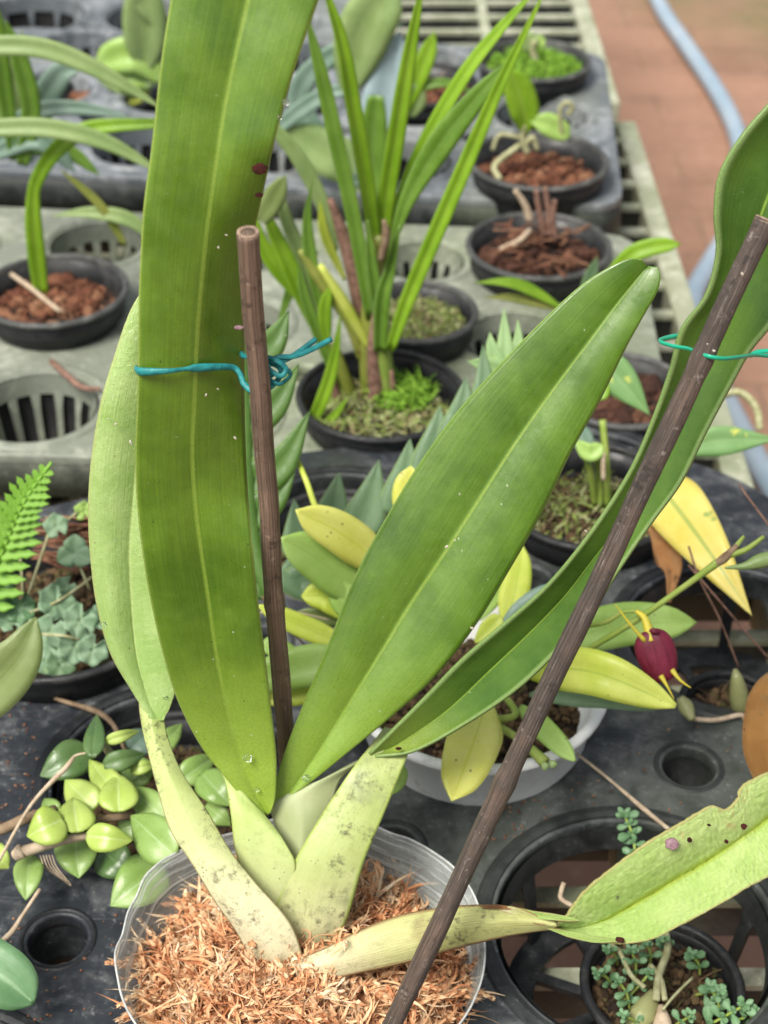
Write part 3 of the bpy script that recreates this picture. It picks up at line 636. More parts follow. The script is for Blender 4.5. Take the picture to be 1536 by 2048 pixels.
# leaf rows run from the base to the tip
rowleaf([(528, 1628, 535, 1630, 541, 1626, .551), (490, 1598, 517, 1602, 550, 1598, .549), (450, 1552, 498, 1560, 553, 1556, .545), (403, 1492, 475, 1500, 552, 1500, .540), (356, 1400, 452, 1402, 541, 1404, .529), (325, 1300, 432, 1300, 529, 1300, .516), (302, 1200, 418, 1200, 516, 1200, .503), (285, 1100, 403, 1100, 506, 1100, .491),
         (274, 1000, 390, 1000, 496, 1000, .480, 0.006), (271, 900, 384, 900, 490, 900, .469, 0.01), (275, 800, 388, 800, 487, 800, .459, 0.014), (277, 700, 392, 700, 487, 700, .450, 0.016), (278, 600, 399, 600, 487, 600, .442, 0.016), (283, 480, 411, 480, 503, 480, .433, 0.014), (289, 400, 422, 400, 521, 400, .428, 0.008),
         (303, 300, 437, 300, 545, 300, .422), (314, 200, 453, 200, 571, 200, .417), (326, 100, 474, 100, 602, 100, .412), (342, 0, 497, 0, 637, 0, .408), (352, -60, 510, -60, 655, -60, .405)],
        M['leaf_deep'], label='tall leaf tied to the short brown stake', groove=.0022, bulge=.0014)
rowleaf([(540, 1612, 543, 1614, 546, 1616, .556), (552, 1560, 585, 1578, 622, 1562, .553), (575, 1488, 640, 1500, 700, 1500, .549), (610, 1400, 695, 1412, 790, 1426, .545), (660, 1280, 757, 1312, 868, 1354, .540), (706, 1162, 818, 1212, 948, 1254, .535), (765, 1048, 885, 1112, 1018, 1140, .530), (838, 928, 955, 1004, 1085, 1022, .525), (912, 826, 1030, 888, 1140, 908, .520),
         (1000, 728, 1105, 782, 1200, 800, .515), (1090, 636, 1180, 682, 1252, 694, .510), (1160, 572, 1232, 612, 1290, 626, .507), (1215, 536, 1265, 570, 1312, 588, .505), (1256, 518, 1285, 545, 1321, 556, .504), (1284, 519, 1295, 533, 1316, 534, .504)],
        M['leaf_mid'], label='broad leaf with notched round tip leaning right', groove=.0022, bulge=.002)
rowleaf([(738, 1508, 742, 1511, 750, 1513, .552), (775, 1470, 800, 1484, 830, 1502, .549), (850, 1394, 890, 1424, 935, 1446, .543), (925, 1318, 980, 1340, 1030, 1382, .534), (1010, 1246, 1062, 1262, 1110, 1308, .525), (1085, 1180, 1130, 1190, 1180, 1232, .516), (1145, 1112, 1185, 1118, 1232, 1150, .508), (1205, 1030, 1245, 1040, 1300, 1050, .502), (1262, 938, 1300, 950, 1362, 965, .496), (1305, 840, 1350, 850, 1410, 868, .490),
         (1340, 740, 1400, 752, 1462, 770, .484), (1362, 660, 1440, 675, 1500, 702, .479), (1412, 590, 1470, 600, 1550, 640, .473), (1434, 505, 1500, 520, 1590, 560, .468), (1430, 430, 1518, 440, 1620, 480, .463), (1440, 350, 1545, 370, 1650, 400, .459), (1482, 275, 1580, 290, 1690, 320, .455), (1550, 195, 1640, 210, 1740, 240, .452)],
        M['leaf_wavy'], label='wavy-edged leaf tied to the long dark stake with green wire', groove=.004, bulge=.0008, curl=.004, wav=.001)
rowleaf([(300, 1437, 318, 1442, 327, 1440, .548), (268, 1385, 296, 1400, 345, 1400, .546), (222, 1305, 272, 1310, 370, 1310, .541), (194, 1205, 262, 1205, 385, 1200, .534), (181, 1100, 258, 1100, 380, 1100, .526), (178, 1000, 266, 1000, 370, 1000, .518), (186, 900, 275, 900, 370, 900, .510), (204, 800, 290, 800, 380, 800, .502), (234, 700, 305, 700, 385, 700, .495), (268, 610, 325, 610, 390, 610, .489), (330, 520, 350, 520, 395, 520, .484)],
        M['leaf_pale'], label='glossy pale leaf behind the tall leaf at left', groove=.002, bulge=.0020, curl=-.001, wr=.00013, segs=220, cols=48)
# old leaf at the lower right
rowleaf([(1102, 1850, 1104, 1853, 1108, 1856, .5175), (1128, 1836, 1150, 1856, 1160, 1876, .516), (1165, 1785, 1210, 1840, 1228, 1888, .515), (1228, 1732, 1278, 1802, 1300, 1880, .516), (1300, 1681, 1340, 1765, 1362, 1850, .518), (1352, 1651, 1386, 1738, 1412, 1824, .520), (1400, 1622, 1428, 1712, 1462, 1796, .521), (1424, 1611, 1450, 1697, 1490, 1778, .522), (1452, 1618, 1474, 1680, 1512, 1766, .523), (1474, 1598, 1496, 1664, 1532, 1756, .524), (1482, 1574, 1515, 1652, 1552, 1746, .525), (1510, 1556, 1545, 1630, 1585, 1730, .526), (1590, 1520, 1620, 1590, 1650, 1700, .529), (1680, 1480, 1700, 1560, 1720, 1640, .533)],
        M['leaf_old'], label='old pale wrinkled leaf with bitten edge at lower right', groove=.006, bulge=.0026, curl=.002, wr=.00042, segs=260, cols=64)
# sheaths (leaf bases)
SH = lambda rows, mat, **k: rowleaf(rows, M[mat], name='leaf_sheath', **k)
SH([(560, 1925, 566, 1950, 572, 1980, .553), (600, 1918, 604, 1935, 606, 1952, .545), (650, 1898, 655, 1925, 660, 1955, .540), (715, 1864, 722, 1902, 730, 1942, .534), (800, 1832, 806, 1876, 812, 1924, .529), (900, 1815, 905, 1852, 910, 1896, .525), (990, 1812, 994, 1842, 1000, 1874, .522), (1060, 1822, 1062, 1842, 1066, 1862, .5195), (1112, 1846, 1113, 1850, 1114, 1856, .5175)], 'sheath_neck', label='grubby sheath running right to the old leaf', groove=-.004, bulge=.0014, segs=60)
SH([(508, 1942, 560, 1958, 618, 1945, .556), (480, 1872, 545, 1912, 605, 1908, .547), (430, 1800, 500, 1838, 578, 1842, .541), (385, 1726, 445, 1755, 510, 1765, .539), (342, 1660, 395, 1680, 462, 1705, .540), (318, 1585, 358, 1600, 412, 1620, .542), (300, 1515, 328, 1525, 362, 1545, .545), (287, 1460, 305, 1462, 333, 1470, .549), (280, 1412, 302, 1412, 327, 1420, .552), (282, 1365, 305, 1362, 331, 1365, .554), (296, 1325, 312, 1322, 336, 1325, .556)], 'sheath', label='dirty cream sheath leaning left', groove=-.0024, bulge=.0006, segs=70)
SH([(560, 1960, 618, 1970, 668, 1950, .566), (548, 1895, 612, 1912, 668, 1895, .558), (545, 1822, 620, 1838, 697, 1828, .5515), (590, 1722, 650, 1730, 728, 1722, .5475), (640, 1636, 700, 1640, 768, 1626, .5485), (700, 1545, 745, 1550, 803, 1540, .551), (735, 1500, 765, 1505, 822, 1498, .555), (770, 1455, 800, 1462, 850, 1455, .560)], 'sheath_dirty', label='blackened green sheath under the wavy leaf', groove=-.0016, bulge=.0004, segs=60)
SH([(585, 1850, 596, 1850, 606, 1850, .560), (578, 1740, 600, 1740, 625, 1740, .5585), (552, 1650, 605, 1650, 655, 1640, .5575), (538, 1612, 600, 1600, 680, 1560, .5575), (545, 1600, 640, 1560, 720, 1520, .558)], 'sheath_grey', label='grey green sheath of the broad leaf', groove=-.004, bulge=.001, segs=40)
SH([(560, 1868, 572, 1868, 584, 1862, .556), (500, 1788, 540, 1800, 572, 1800, .551), (472, 1700, 520, 1715, 592, 1735, .5475), (463, 1630, 510, 1645, 572, 1690, .5465), (452, 1565, 486, 1596, 535, 1640, .5485), (438, 1532, 462, 1562, 500, 1602, .5485), (428, 1510, 445, 1530, 465, 1555, .5475)], 'sheath_clean', label='clean pale sheath wrapping the fan centre', groove=-.0012, bulge=.0004, segs=50)
for P_, w_, mt_ in (([(985, 1813, .521), (1030, 1822, .518), (1075, 1842, .516), (1118, 1852, .515)], (2, 16, 15, 4), 'sheath_neck'), ([(1020, 1812, .5195), (1065, 1828, .5165), (1130, 1838, .515), (1160, 1842, .514)], (2, 13, 11, 2), 'leaf_old'), ([(1095, 1856, .5165), (1140, 1868, .513), (1190, 1880, .5125), (1250, 1884, .513)], (2, 12, 12, 2), 'leaf_old'), ([(940, 1816, .524), (985, 1814, .520), (1030, 1818, .518)], (1, 9, 2), 'dry_leaf')):
    blade(orch, [D(*q_) for q_ in P_], w_, M[mt_], 'shrivelled_fold', th=.0005, segs=16, fold=.6, roll=(30, -40), wav=.4)
# lesions on the tall leaf, the old leaf, water drops
def patch(parent, name, c, r, mat, sq=.8, th=.25, nrm=None):
    bm = bmesh.new(); bmesh.ops.create_icosphere(bm, subdivisions=3, radius=1)
    n = Vector(nrm or (CAM - c).normalized()); q = n.to_track_quat('Z', 'Y').to_matrix()
    for v in bm.verts:
        f = 1 + .35 * noise.noise(v.co * 1.7 + c * 90); v.co = q @ Vector((v.co.x * r * f, v.co.y * r * sq * f, v.co.z * r * th)) + c
    me = bpy.data.meshes.new('m'); bm.to_mesh(me); bm.free(); return link(name, me, mat, parent)
M['lesion'] = plain('lesion', (.05, .012, .01), .8, c2=(.02, .008, .006), scale=600, spec=.1)
M['lesion_pale'] = plain('lesion_pale', (.25, .15, .17), .6, c2=(.14, .07, .09), scale=900)
for x, y, d, r_, mt, s_ in ((520, 338, .4225, 15, 'lesion', .7), (518, 390, .426, 8, 'lesion', .6), (797, 1497, .5465, 6, 'lesion', .5), (1343, 1688, .515, 13, 'lesion_pale', .85), (1379, 1680, .516, 5, 'lesion', 1), (1488, 1653, .519, 6, 'lesion', 1), (1240, 1880, .512, 9, 'lesion', .6), (1453, 1683, .519, 4, 'lesion', 1), (1418, 1650, .516, 4, 'lesion', .6), (478, 655, .444, 9, 'lesion_pale', .5)):
    p = D(x, y, d); patch(orch, 'lesion', p, px(p, r_), M[mt], s_, .12)
random.seed(5)
for x, y, d, r_ in ((495, 1516, .5385, 9), (513, 1580, .5455, 5), (612, 1556, .551, 7), (208, 1250, .529, 6), (332, 1395, .545, 5), (572, 205, .4155, 7), (560, 235, .417, 5)):
    p = D(x, y, d); patch(orch, 'water_drop', p, px(p, r_), M['drop'], .9, .35)
M['scurf'] = plain('scurf', (.62, .58, .5), .9, c2=(.4, .33, .26), scale=900)
V_, F_2 = ico_geo()
for x, y, d, r_ in ((1417, 690, .4478, 7), (1428, 702, .4478, 5), (1436, 690, .449, 6), (1412, 668, .448, 5), (1378, 748, .4515, 7), (1374, 762, .4525, 5), (1440, 676, .449, 5), (1484, 548, .440, 5), (437, 495, .4275, 4), (453, 470, .426, 3), (436, 778, .449, 3), (412, 790, .452, 4), (262, 885, .5035, 6), (231, 848, .503, 4), (217, 838, .503, 3), (893, 1094, .5265, 6), (944, 1256, .527, 5), (1172, 1062, .5, 4), (470, 876, .458, 5)):
    p = D(x, y, d - .001); rr = px(p, r_); q_ = Matrix.Rotation(random.random() * 6, 3, 'Y')
    m = MB(); m.add([p + q_ @ Vector((v_.x * rr * random.uniform(.7, 1.3), v_.y * rr * .4, v_.z * rr * random.uniform(.3, .7))) for v_ in V_], F_2); m.build('scurf', M['scurf'], orch, False)
# ---- stakes
def stake(a, b, r0, r1, mat, label, nodes=()):
    L = (b - a); n = 60; P = [a + L * (i / n) + Vector((noise.noise(Vector((i * .12, 1, r0 * 999))), noise.noise(Vector((i * .12, 5, r0 * 999))), 0)) * .0005 for i in range(n + 1)]
    rads = [(r0 + (r1 - r0) * i / n) * (1 + .07 * noise.noise(Vector((i * .25, 9, r1 * 999)))) for i in range(n + 1)]
    for q in nodes:
        i = int(q * n); rads[i] *= 1.13
    e = empty('stake', a, label, 'stake', 'cane stakes propping the orchid leaves')
    m = MB(); m.add(*tube_geo(P, rads, n=20, seg=2, cap=True)); o = m.build('cane', mat, e)
    T = L.normalized(); q = T.to_track_quat('Z', 'Y').to_matrix()
    m = MB(); vs = []; fs = []
    for k, (rr, zz) in enumerate(((r1 * 1.02, -.0008), (r1 * .96, .0004), (r1 * .55, -.0002), (r1 * .05, -.0005))):
        for j in range(20): vs.append(b + q @ Vector((rr * math.cos(j * math.pi / 10), rr * math.sin(j * math.pi / 10), zz)))
        if k: fs += [((k - 1) * 20 + j, (k - 1) * 20 + (j + 1) % 20, k * 20 + (j + 1) % 20, k * 20 + j) for j in range(20)]
    m.add(vs, fs); m.build('cut_end', M['cut_end'], e)
    return e
sa, sb = D(583, 1640, .592), D(496, 464, .425)
stake(sa, sb, .0033, .0032, M['stake_brown'], 'short brown cane stake with a cut top beside the tall leaf', (.45,))
stake(D(768, 2085, .512), D(1533, 440, .440), .0033, .0034, M['stake_dark'], 'long dark weathered cane stake slanting across to the wavy leaf', (.35, .86))
# ---- ties
def pxr(n, d): return n * d / F
def tie(name, label, P, r, mat, extra=(), n=8):
    e = empty(name, P[0], label, 'tie'); m = MB(); m.add(*tube_geo(P, r, n=n, seg=8, flat=.6)); m.build('loop', mat, e)
    for q in extra: m = MB(); m.add(*tube_geo(q, (r[0] if isinstance(r, list) else r) * .95, n=n, seg=8, flat=.6)); m.build('knot_strand', mat, e)
    return e
dl = .448
tie('twine_tie', 'teal plastic twine knotted round the tall leaf and short stake',
    [D(300, 738, .4585), D(274, 736, .456), D(282, 743, .4515), D(335, 742, .4500), D(370, 738, .4520), D(392, 736, .4535), D(430, 734, .4560), D(466, 735, .4595), D(480, 748, .460), D(488, 768, .460), D(505, 781, .4590), D(530, 779, .4600), D(552, 764, .462), D(562, 745, .464), D(548, 728, .466), D(535, 735, .464), D(545, 752, .461)],
    [pxr(q_, dl) for q_ in (6, 6, 9, 6, 4.5, 9, 8, 6.5, 6, 6.5, 7, 7, 6, 6, 6, 6, 6)], M['twine'],
    ([D(482, 706, .464), D(488, 712, .4595), D(512, 714, .4570), D(532, 720, .4590), D(550, 730, .459), D(575, 740, .460), D(580, 752, .461), D(560, 768, .460), D(542, 760, .460), D(538, 745, .461)],
     [D(527, 716, .458), D(545, 722, .457), D(570, 720, .458), D(600, 702, .460), D(632, 678, .462)],
     [D(530, 728, .459), D(555, 715, .457), D(590, 712, .458), D(625, 698, .460), D(663, 678, .462)],
     [D(535, 715, .457), D(555, 722, .456), D(572, 738, .457), D(562, 752, .457), D(540, 740, .457), D(530, 725, .458)]))
tie('wire_tie', 'bright green coated wire looped round the long stake and wavy leaf',
    [D(1385, 668, .484), D(1345, 673, .478), D(1320, 682, .470), D(1345, 692, .4650), D(1378, 698, .4580), D(1410, 711, .4470), D(1445, 717, .4470), D(1480, 714, .452), D(1512, 710, .460), D(1545, 712, .464), D(1560, 706, .468)], pxr(5.2, .45), M['wire'], ([D(1500, 712, .460), D(1515, 704, .461), D(1540, 702, .462), D(1570, 706, .464)],))
# ================================================================== OTHER PLANTS
def plant(name, base, label, cat, group=None): return empty(name, base, label, cat, group)
def ell(p, w, h, e, mat, name, n=12):
    return None
# --- strap-leaved plant (middle tray)
Y0 = B['B8'][1] + .006
v = lambda x, y, dy=0.0: VY(x, y, Y0 + dy)
e = plant('strap_plant', (B['B8'][0], Y0, -.003), 'upright plant with narrow bright green strap leaves in the mossy pot of the middle tray', 'plant')
def sp(pts, w, mat='strap', pr=ST, dy=0.0, **k): return blade(e, [v(x, y, dy) for x, y in pts], prof(pr, w * .8), M[mat], segs=28, **k)
sp([(752, 560), (735, 400), (705, 220), (680, 80), (640, -50)], 44, roll=25, fold=.5)
sp([(742, 640), (712, 450), (668, 250), (640, 130), (610, 20)], 42, 'strap_dark', dy=-.01, roll=-20, fold=.4)
sp([(752, 620), (765, 450), (792, 270), (818, 110), (848, -50)], 46, dy=.005, roll=10, fold=.3)
sp([(772, 560), (800, 420), (850, 290), (930, 150), (1000, 60), (1080, -30)], 40, dy=.01, roll=-20, fold=.3)
sp([(775, 520), (815, 400), (880, 290), (950, 200), (1017, 122)], 66, 'strap_dark', PT[:1] + (.35, .6, .85, 1, .95, .8, .5, 0), dy=-.01, fold=.15)
sp([(780, 700), (815, 600), (870, 470), (935, 320), (1000, 170), (1100, -40)], 42, dy=-.02, fold=.35)
sp([(760, 700), (765, 600), (780, 540), (800, 450)], 40, 'strap_dark', dy=-.015, fold=.5, pr=(.8, 1, .9, .6, .1))
sp([(765, 660), (745, 540), (735, 440)], 34, 'strap_dark', dy=-.013, fold=.5, pr=(.8, 1, .9, .6, .1))
def st(pts, rp, mat='stem_olive', dy=0.0, name='pseudobulb', ee=None):
    P = [v(x, y, dy) for x, y in pts]; return tube(name, P, [px(P[0], q) for q in rp], M[mat], ee or e, n=12)
st([(735, 880), (742, 780), (738, 680), (748, 560), (760, 470)], (24, 22, 20, 17, 12))
st([(765, 870), (766, 760), (758, 660), (765, 560)], (20, 22, 20, 14), 'stem', -.008)
st([(712, 840), (690, 760), (668, 690)], (16, 14, 9))
st([(725, 720), (700, 640), (640, 560), (600, 500)], (10, 15, 12, 6))
st([(735, 680), (715, 560), (690, 480), (660, 398)], (18, 20, 14, 6), 'dry_stem', .01, 'dry_stem')
st([(740, 700), (690, 610), (640, 530)], (8, 12, 6), 'yellow_green', -.004)
sp([(625, 655), (590, 560), (555, 480), (520, 400)], 44, dy=.01, pr=ML, fold=.4)
sp([(640, 650), (605, 520), (570, 430), (555, 350)], 36, 'strap_pale', dy=.012, pr=ML, fold=.4)
sp([(620, 620), (560, 545), (520, 480), (500, 400)], 40, dy=.02, pr=ML, fold=.4)
sp([(650, 660), (622, 520), (615, 430), (630, 335)], 34, 'strap_dark', dy=.0, pr=PT[:1] + (.6, .9, 1, .9, .7, .4, .1, 0), fold=.3)
sp([(590, 905), (640, 810), (668, 720), (682, 620)], 34, dy=-.03, pr=PT, fold=.3)
sp([(605, 880), (660, 840), (700, 790)], 22, dy=-.03, pr=PT, fold=.3)
sp([(672, 500), (650, 420), (600, 320), (545, 255), (520, 245)], 40, 'strap_pale', dy=.04, pr=ML)
sp([(520, 440), (545, 400), (572, 350)], 56, 'olive', dy=.0, pr=(.7, .9, 1, 1, .95, .6, .02), fold=.05)
sp([(655, 690), (650, 620), (660, 570)], 34, 'strap', dy=-.005, pr=ML)
st([(748, 860), (752, 780), (746, 700), (756, 600)], (17, 16, 12, 7), 'dry_stem', -.012, 'dry_stem'); st([(780, 860), (788, 800), (782, 740)], (9, 8, 4), 'dry_stem', -.012, 'dry_stem')
st([(700, 850), (672, 790), (660, 740)], (11, 10, 6), 'dry_stem', -.006, 'dry_stem'); st([(762, 520), (772, 470), (768, 440)], (7, 9, 4), 'twig', -.02, 'dry_stem')
sp([(560, 640), (590, 560), (640, 500)], 26, 'strap_dark', dy=.03, pr=ML); sp([(690, 560), (650, 470), (640, 400)], 24, 'yellow_green', dy=.015, pr=ML); sp([(700, 820), (650, 700), (612, 600), (596, 520)], 30, 'strap_dark', dy=.0, pr=ML, fold=.4)
blt = MB(); cb = (B['B8'][0] + .014, B['B8'][1] - .004); wisps(blt, cb, .018, -.001, 500, .007, .0014, .004, 1.4); blt.build('moss', M['green_moss'], e)['kind'] = 'stuff'
# --- grey-blue paddle leaves behind it
Yp = 1.02
e = plant('paddle_plant', (0.0, Yp, -.02), 'grey blue plant with broad paddle leaves behind the strap leaves', 'plant')
vp = lambda x, y, dy=0.0: VY(x, y, Yp + dy)
blade(e, [vp(745, 420), vp(752, 330), vp(770, 200), (vp(800, 60))], prof(RD, 92), M['blue_grey'], segs=24)
blade(e, [vp(742, 420, -.03), vp(745, 330, -.03), vp(752, 190, -.03)], prof((.3, .5, .75, .95, 1, 1, .9, .75, .5), 62), M['strap_dark'], segs=24)
blade(e, [vp(720, 350), vp(600, 215, .02), vp(650, 120, .02), vp(810, 45, .02)], prof(ST, 46), M['blue_green'], segs=28)
blade(e, [vp(540, 270), vp(600, 220), vp(660, 185), vp(720, 180)], prof(ST, 34), M['blue_green'], segs=24)
blade(e, [vp(740, 400), vp(690, 330), vp(640, 300), vp(560, 260)], prof(RD, 90), M['strap_pale'], segs=24)
blade(e, [vp(690, 200), vp(730, 60), vp(790, -30)], prof(RD, 110), M['strap_pale'], segs=24)
blade(e, [vp(740, 380), vp(680, 330), vp(600, 345)], prof(PT, 46), M['blue_green'], segs=24)
blade(e, [vp(790, 260), vp(850, 120), vp(870, 60)], prof(PT, 40), M['strap'], segs=24)
blade(e, [vp(800, 190), vp(880, 165), vp(950, 185)], prof(PT, 20), M['strap_dark'], segs=24)
blade(e, [vp(825, 235), vp(825, 200), vp(822, 165)], prof(RD, 56), M['strap_pale'], segs=16)
# --- arching leaves at the upper left
Yl = .92
e = plant('arching_plant', (-.28, Yl, -.02), 'plant with long pale arching leaves reaching in from the left edge', 'plant')
vl = lambda x, y, dy=0.0: VY(x, y, Yl + dy)
for pts, wd, mt, dy in (([(-130, 110), (-20, 92), (90, 98), (200, 142), (330, 220)], 40, 'strap_pale', -.05), ([(-130, 270), (0, 256), (110, 258), (220, 288), (330, 350)], 38, 'strap_pale', -.05),
                        ([(30, 320), (10, 180), (-5, 60), (-20, -20)], 34, 'strap_dark', .02), ([(45, 330), (62, 220), (40, 120), (10, 40)], 40, 'strap_dark', .02), ([(50, 320), (80, 220), (120, 150), (160, 140)], 55, 'blue_green', .05),
                        ([(-40, 330), (40, 240), (130, 215), (260, 232)], 34, 'blue_green', .04), ([(-40, 320), (60, 280), (110, 300), (150, 345)], 40, 'blue_green', .02), ([(60, 300), (130, 300), (200, 350)], 30, 'strap_dark', .03), ([(-30, 300), (5, 200), (10, 110)], 34, 'strap_pale', .05), ([(30, 300), (30, 150), (45, 60)], 26, 'strap_pale', .06)):
    blade(e, [vl(x, y, dy) for x, y in pts], prof(ST, wd), M[mt], segs=30)
e = plant('seedling', (B['B2'][0] - .012, B['B2'][1], 0), 'seedling with one thin arched leaf in the red bark pot at left', 'plant')
q = lambda x, y: VY(x, y, B['B2'][1] - .006)
blade(e, [q(83, 590), q(72, 500), q(66, 420), q(74, 360), q(118, 295), q(185, 256), q(330, 246)], (28, 36, 34, 26, 30, 34, 30, 18), M['strap'], segs=40)
blade(e, [q(320, 490), q(260, 440), q(180, 425), q(102, 432)], prof(PT, 30), M['strap_pale'], segs=24)
blade(e, [q(250, 490), q(200, 410), q(120, 338)], prof(ST, 18), M['stem_olive'], segs=24)
st2 = [G(10, 540, .004), G(60, 575, .006), G(110, 615, .004), G(130, 625, .0)]
tube('dry_stem', st2, .0016, M['straw'], e)
# pale big plant top left
e = plant('broad_leaved_plant', (-.19, 1.2, -.02), 'pale green plant with broad blurred leaves between the far trays', 'plant')
q = lambda x, y, Y=1.2: VY(x, y, Y)
for pts, wd, mt in (([(290, 150), (290, 60), (285, -40)], 88, 'strap_pale'), ([(330, 170), (270, 110), (190, 130)], 70, 'fresh'), ([(320, 60), (290, 10), (240, -40)], 40, 'strap_pale'), ([(310, 170), (260, 150), (205, 165)], 60, 'fresh'), ([(300, 180), (270, 190), (235, 205)], 36, 'yellow_green'), ([(330, 150), (250, 165), (180, 120)], 50, 'strap_pale')):
    blade(e, [q(x, y) for x, y in pts], prof(RD, wd), M[mt], segs=20)
pot('dark pot of orange bark under the pale broad leaves at upper left', pg(215, 185, 0), 0, .040, .06, M['pot_black'], M['pot_grey'], 'bark', .006)
# seedlings on the far tray
p0 = pg(1078, 318, RC); e = plant('seedling', (p0[0], p0[1], .0), 'seedling with upright folded leaf and curled shoots in the orange bark pot', 'plant')
q = lambda x, y, dy=.0: VY(x, y, p0[1] + dy)
blade(e, [q(1050, 270), q(1050, 230), q(1035, 180), q(1020, 140)], prof(RD, 66), M['strap'], segs=20, roll=20)
blade(e, [q(1060, 240), q(1100, 250), q(1140, 275)], prof(RD, 46), M['fresh'], segs=16)
tube('stem', [q(1055, 305), q(1045, 280), q(1048, 250)], [.0028, .0022, .0018], M['root'], e)
tube('shoot', [q(1125, 280), q(1120, 220), q(1135, 205), q(1145, 215), q(1135, 230)], .0016, M['root'], e)
tube('root', [q(1000, 360, -.02), q(990, 330, -.01), q(1040, 290)], .0022, M['root'], e); tube('root', [q(985, 300), q(1000, 270), q(1040, 275)], .0016, M['root'], e); tube('root', [q(1075, 300), q(1065, 275), q(1050, 290)], .002, M['root'], e)
p0 = pg(1068, 118, RC); e = plant('seedling', (p0[0], p0[1], .0), 'pale little seedling standing in the bright green moss', 'plant')
q = lambda x, y: VY(x, y, p0[1])
tube('stem', [q(1072, 130), q(1066, 100), q(1070, 80)], [.0035, .003, .004], M['root'], e)
blade(e, [q(1068, 105), q(1058, 85), q(1075, 72)], prof(RD, 36), M['strap_pale'], segs=12); blade(e, [q(1068, 100), q(1078, 85), q(1090, 78)], prof(RD, 26), M['fresh'], segs=12)
p0 = pg(1078, 488, RZ); e = plant('dried_plant', (p0[0], p0[1], .0), 'withered brown stems and roots in the heaped bark pot', 'plant')
q = lambda x, y, dy=0: VY(x, y, p0[1] + dy)
for P in ([(1090, 470), (1080, 430), (1072, 380)], [(1100, 470), (1098, 430), (1090, 375)], [(1110, 480), (1105, 440), (1110, 400)], [(1060, 440), (1050, 410), (1030, 380)]):
    tube('dry_stem', [q(*z) for z in P], [px(q(*P[0]), 9), px(q(*P[0]), 7), px(q(*P[0]), 5)], M['dry_stem' if P[0][0] > 1060 else 'straw'], e)
random.seed(3)
m = MB()
for _ in range(26):
    x, y = random.uniform(1010, 1160), random.uniform(455, 540); a = G(x, y, .012)
    m.add(*tube_geo([a, a + Vector((random.uniform(-.012, .012), random.uniform(-.01, .01), random.uniform(.002, .008))), a + Vector((random.uniform(-.025, .025), random.uniform(-.015, .015), random.uniform(-.002, .004)))], .0007, n=5, seg=5))
m.build('roots', M['fibre'], e)
tube('root', [G(1000, 500, .012), G(1040, 480, .02), G(1060, 460, .02)], .0018, M['straw'], e)
# leaf pairs peeking past the broad leaf
e = plant('seedling', (.105, .80, -.01), 'seedling with a pair of long narrow leaves at the upper edge of the broad leaf', 'plant')
q = lambda x, y, Y=.80: VY(x, y, Y)
blade(e, [q(1130, 620), q(1060, 580), q(1010, 565), q(948, 566)], prof(PT, 28), M['strap'], segs=20, roll=35); blade(e, [q(1130, 620), q(1080, 605), q(1020, 595), q(966, 595)], prof(PT, 22), M['stem_olive'], segs=20)
blade(e, [q(1180, 600), q(1250, 520), q(1300, 495), q(1362, 488)], prof(RD, 36), M['strap'], segs=20)
blade(e, [q(1160, 640), q(1180, 560), q(1196, 510)], prof(PT, 30), M['succulent'], segs=16)
tube('stem', [q(1130, 620), q(1150, 700), q(1150, 740)], .002, M['stem'], e)
# --- flat keeled succulent (two shoots)
p0 = Al(0, 1); e = plant('keeled_plant', (p0.x, p0.y, 0), 'plant of overlapping pointed flat grey green leaves behind the short stake and broad leaf', 'plant')
def keel(pts, w, mt, d): blade(e, [D(x, y, d) for x, y in pts], prof((.85, 1, .97, .85, .68, .48, .25, .0), w), M[mt], segs=16, th=.0016, fold=.12)
for pts, wd in (([(470, 720), (540, 690), (578, 622)], 80), ([(470, 850), (545, 810), (598, 728)], 82), ([(480, 970), (560, 930), (620, 822)], 84), ([(490, 1040), (545, 1000), (590, 942)], 74), ([(480, 640), (500, 600), (520, 560)], 60), ([(520, 1130), (510, 1070), (500, 1030)], 60), ([(470, 790), (500, 760), (520, 700)], 90), ([(470, 910), (510, 880), (530, 830)], 90), ([(530, 1200), (535, 1150), (505, 1110)], 44)):
    keel(pts, wd, 'keel', .66)
tube('stem', [D(560, 1230, .66), D(510, 1100, .66), D(490, 900, .66), D(485, 600, .66)], .004, M['keel'], e)
for pts, wd in (([(600, 1110), (595, 1060), (588, 998)], 70), ([(660, 1070), (668, 1010), (678, 945)], 76), ([(720, 1060), (740, 1000), (758, 920)], 84), ([(790, 1030), (812, 950), (820, 878)], 76), ([(850, 960), (872, 880), (880, 812)], 74), ([(900, 900), (925, 820), (932, 755)], 66), ([(950, 860), (968, 780), (966, 690)], 60), ([(580, 1170), (640, 1150), (720, 1120)], 70), ([(565, 1130), (620, 1175), (690, 1210)], 80)):
    keel(pts, wd, 'succulent', .715)
for pts, wd in (([(1010, 760), (1010, 700), (1008, 618)], 46), ([(1005, 740), (985, 700), (980, 665)], 34), ([(1015, 740), (1035, 700), (1036, 640)], 36), ([(1040, 800), (990, 740), (935, 722)], 60), ([(1030, 790), (1060, 740), (1080, 700)], 50)):
    keel(pts, wd, 'succulent_pale', .735)
tube('stem', [D(560, 1160, .72), D(680, 1090, .722), D(820, 1020, .724), D(940, 880, .73), D(1010, 770, .738)], .005, M['succulent'], e)
